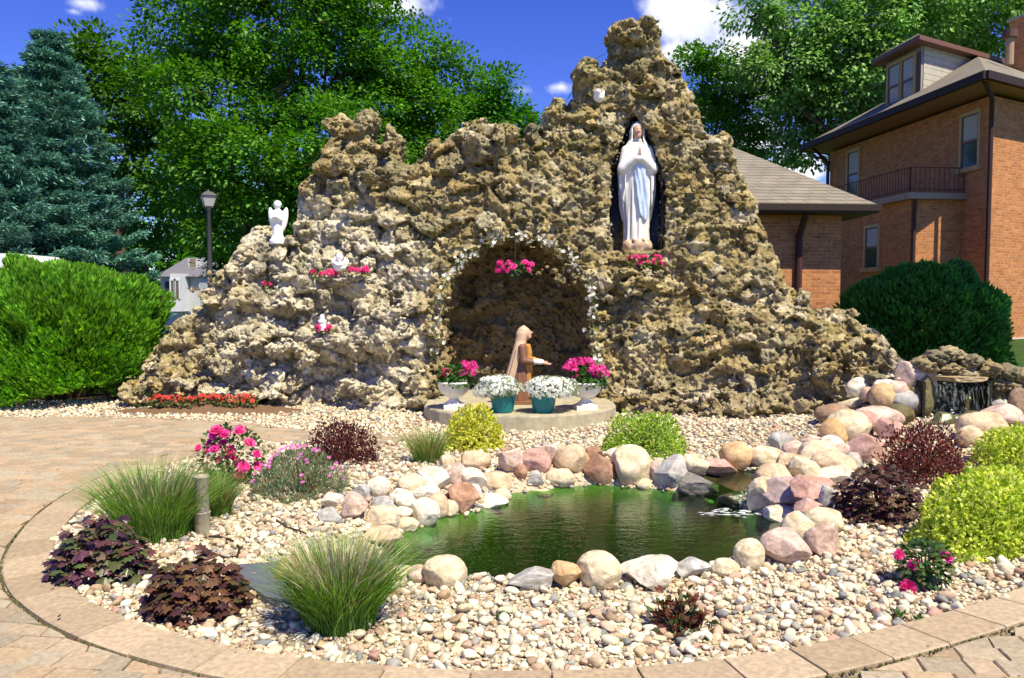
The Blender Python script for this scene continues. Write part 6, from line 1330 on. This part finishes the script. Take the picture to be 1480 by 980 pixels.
hp = np.array([on_ground(a, b) for a, b in [(392, 752), (402, 759), (414, 768), (428, 772), (442, 777)]]) + [0, 0, .03]; mb = MB(); mb.add(*tube(hp, .006, 6), (.06, .035, .02)); o = mb.build('twig', BARK); tag(o, 'thin dark twig lying on the gravel left of the pond', 'twig'); rebase(o, hp[0])

# ------------------------------------------------------------------ lamp post, white house and van at the left
b = P(304, 430, 20.0) * [1, 1, 0]; zt = P(304, 276, 20.0)[2]; lp = thing('lamp_post', 'dark grey lamp post with a lantern head in front of the trees', 'lamp post', b); LC = (.10, .095, .10)
mb = MB(); mb.add(*lathe([(.13, 0), (.13, .25), (.075, .35), (.062, .6), (.055, zt - .5), (.09, zt - .46), (.09, zt - .42), (.04, zt - .42)], 14, b), LC); mb.build('post', METAL, lp, True)
def frus(z0, z1, a0, a1, c, mb):
    q = [(-a0, -a0, z0), (a0, -a0, z0), (a0, a0, z0), (-a0, a0, z0), (-a1, -a1, z1), (a1, -a1, z1), (a1, a1, z1), (-a1, a1, z1)]; k, s = math.cos(.5), math.sin(.5); mb.add(np.array([(x * k - y * s, x * s + y * k, z) for x, y, z in q]) + b, BOXF, c)
mb = MB(); frus(zt - .42, zt - .38, .10, .11, LC, mb); frus(zt - .14, zt - .115, .185, .19, LC, mb); frus(zt - .115, zt - .02, .19, .07, LC, mb); frus(zt - .02, zt + .03, .03, .015, LC, mb); la = mb.build('lantern', METAL, lp)
mb = MB(); frus(zt - .38, zt - .14, .105, .168, (.55, .53, .48), mb); mb.build('glass', attr_mat('frosted glass', .3, .5, .05, 8), la)
mb = MB()
for sx, sy in ((1, 1), (1, -1), (-1, 1), (-1, -1)): k, s = math.cos(.5), math.sin(.5); f_ = lambda r, z: b + [(sx * k - sy * s) * r, (sx * s + sy * k) * r, z]; cyl(mb, f_(.108, zt - .38), f_(.172, zt - .14), .012, LC, 6)
mb.build('lantern_frame', METAL, la)

YH = 46.0; s_ = YH / F_PX; wh = thing('white_house', 'small white clapboard house with bay window seen far behind between bush and rocks', 'house', P(262, 450, YH) * [1, 1, 0]); WC = (.50, .52, .56)
def WX(px, dy=0): return P(px, 430, YH)[0]
z1 = P(260, 400, YH)[2]; mb = MB(); mb.add(*prism([(WX(233), YH, 0), (WX(289), YH, 0), (WX(289), YH + 7, 0), (WX(233), YH + 7, 0)], (0, 0, z1)), WC); mb.build('wall', SIDING, wh)
xa, xb, xm = WX(230), WX(292), WX(258); mb = MB(); zr = P(260, 368, YH)[2]; tri_mesh(mb, [(xa, YH - .4, z1), (xb, YH - .4, z1), (xb - 1, YH + 3.5, zr), (xa + .2, YH + 3.5, zr)], (.16, .16, .18)); tri_mesh(mb, [(xb, YH - .4, z1), (xb, YH + 7.4, z1), (xb - 1, YH + 3.5, zr)], (.16, .16, .18)); mb.build('roof', SIDING, wh)
mb = MB(); bz = P(260, 396, YH)[2]; q_ = [(WX(252), YH - .02, .8), (WX(256), YH - .9, .8), (WX(270), YH - .9, .8), (WX(274), YH - .02, .8)]; mb.add(*prism(q_, (0, 0, bz - .8)), (.62, .64, .68)); bay = mb.build('bay', SIDING, wh)
for pa in (257.5, 263.5): window(bay, (WX(pa), YH - .905), (1, 0), (0, -1), 5 * s_, P(260, 432, YH)[2], P(260, 406, YH)[2], (.66, .68, .72), False, curtain=False)
mb = MB(); mb.add(*box((WX(243), YH - .03, P(0, 420, YH)[2]), (7 * s_, .08, 26 * s_)), (.05, .04, .05)); mb.build('door', PLAIN, wh)
mb = MB(); uz = P(265, 372, YH)[2]; mb.add(*prism([(WX(258), YH + 1.5, z1), (WX(275), YH + 1.5, z1), (WX(275), YH + 5, z1), (WX(258), YH + 5, z1)], (0, 0, uz - z1)), (.60, .62, .66)); gab = mb.build('upper_storey', SIDING, wh)
mb = MB(); mb.add(*box((WX(265), YH + 1.47, (uz + z1) / 2 + .2), (.35, .05, .7)), (.25, .2, .14)); mb.build('window', PLAIN, gab)

YV = 17.0; vx1 = P(40, 380, YV)[0]; vz = P(20, 366, YV)[2]; vb = np.array([vx1 - 2.6, YV + .95, 0]); van = thing('parked_van', 'white van mostly hidden behind the left bush, only its roof corner showing', 'van', vb)
prof = np.array([(-2.6, .35), (2.55, .35), (2.6, .6), (2.6, 1.0), (2.60, 2.0), (2.56, 2.28), (2.45, 2.42), (2.25, vz), (-1.2, vz), (-1.6, vz - .15), (-2.2, 1.35), (-2.55, 1.1)]); mb = MB(); m = len(prof); ys_ = [(-.95, .97), (-.82, 1.0), (.82, 1.0), (.95, .97)]
Vv2 = np.array([[vb[0] + x, vb[1] + y, .35 + (z - .35) * (k if z > 1.2 else 1)] for y, k in ys_ for x, z in prof]); mb.add(Vv2, [np.array([[r * m + k, r * m + (k + 1) % m, (r + 1) * m + (k + 1) % m, (r + 1) * m + k] for r in range(3) for k in range(m)])[:, ::-1].copy(), np.array([list(range(m)), list(range(4 * m - 1, 3 * m - 1, -1))])], (.80, .80, .80)); mb.build('body', attr_mat('white vehicle paint', .3, .5, 0, 1, coat=.5), van)
for sx in (-1.7, 1.7):
    for sy in (-.92, .92):
        mb = MB(); th = np.linspace(0, 2 * np.pi, 25); mb.add(*tube([vb + [sx, sy - .1, .35], vb + [sx, sy + .1, .35]], .35, 24), (.02, .02, .02)); wl = mb.build('wheel', PLAIN, van); mb = MB(); mb.add(*tube([vb + [sx, sy - .11, .35], vb + [sx, sy + .11, .35]], .2, 16), (.4, .4, .4)); mb.build('rim', METAL, wl)
for sx in (-1.2, .2, 1.6): mb = MB(); mb.add(*box(vb + [sx, -.952, 1.85], (1.1, .02, .6)), (.03, .035, .04)); mb.build('window', GLASS, van)
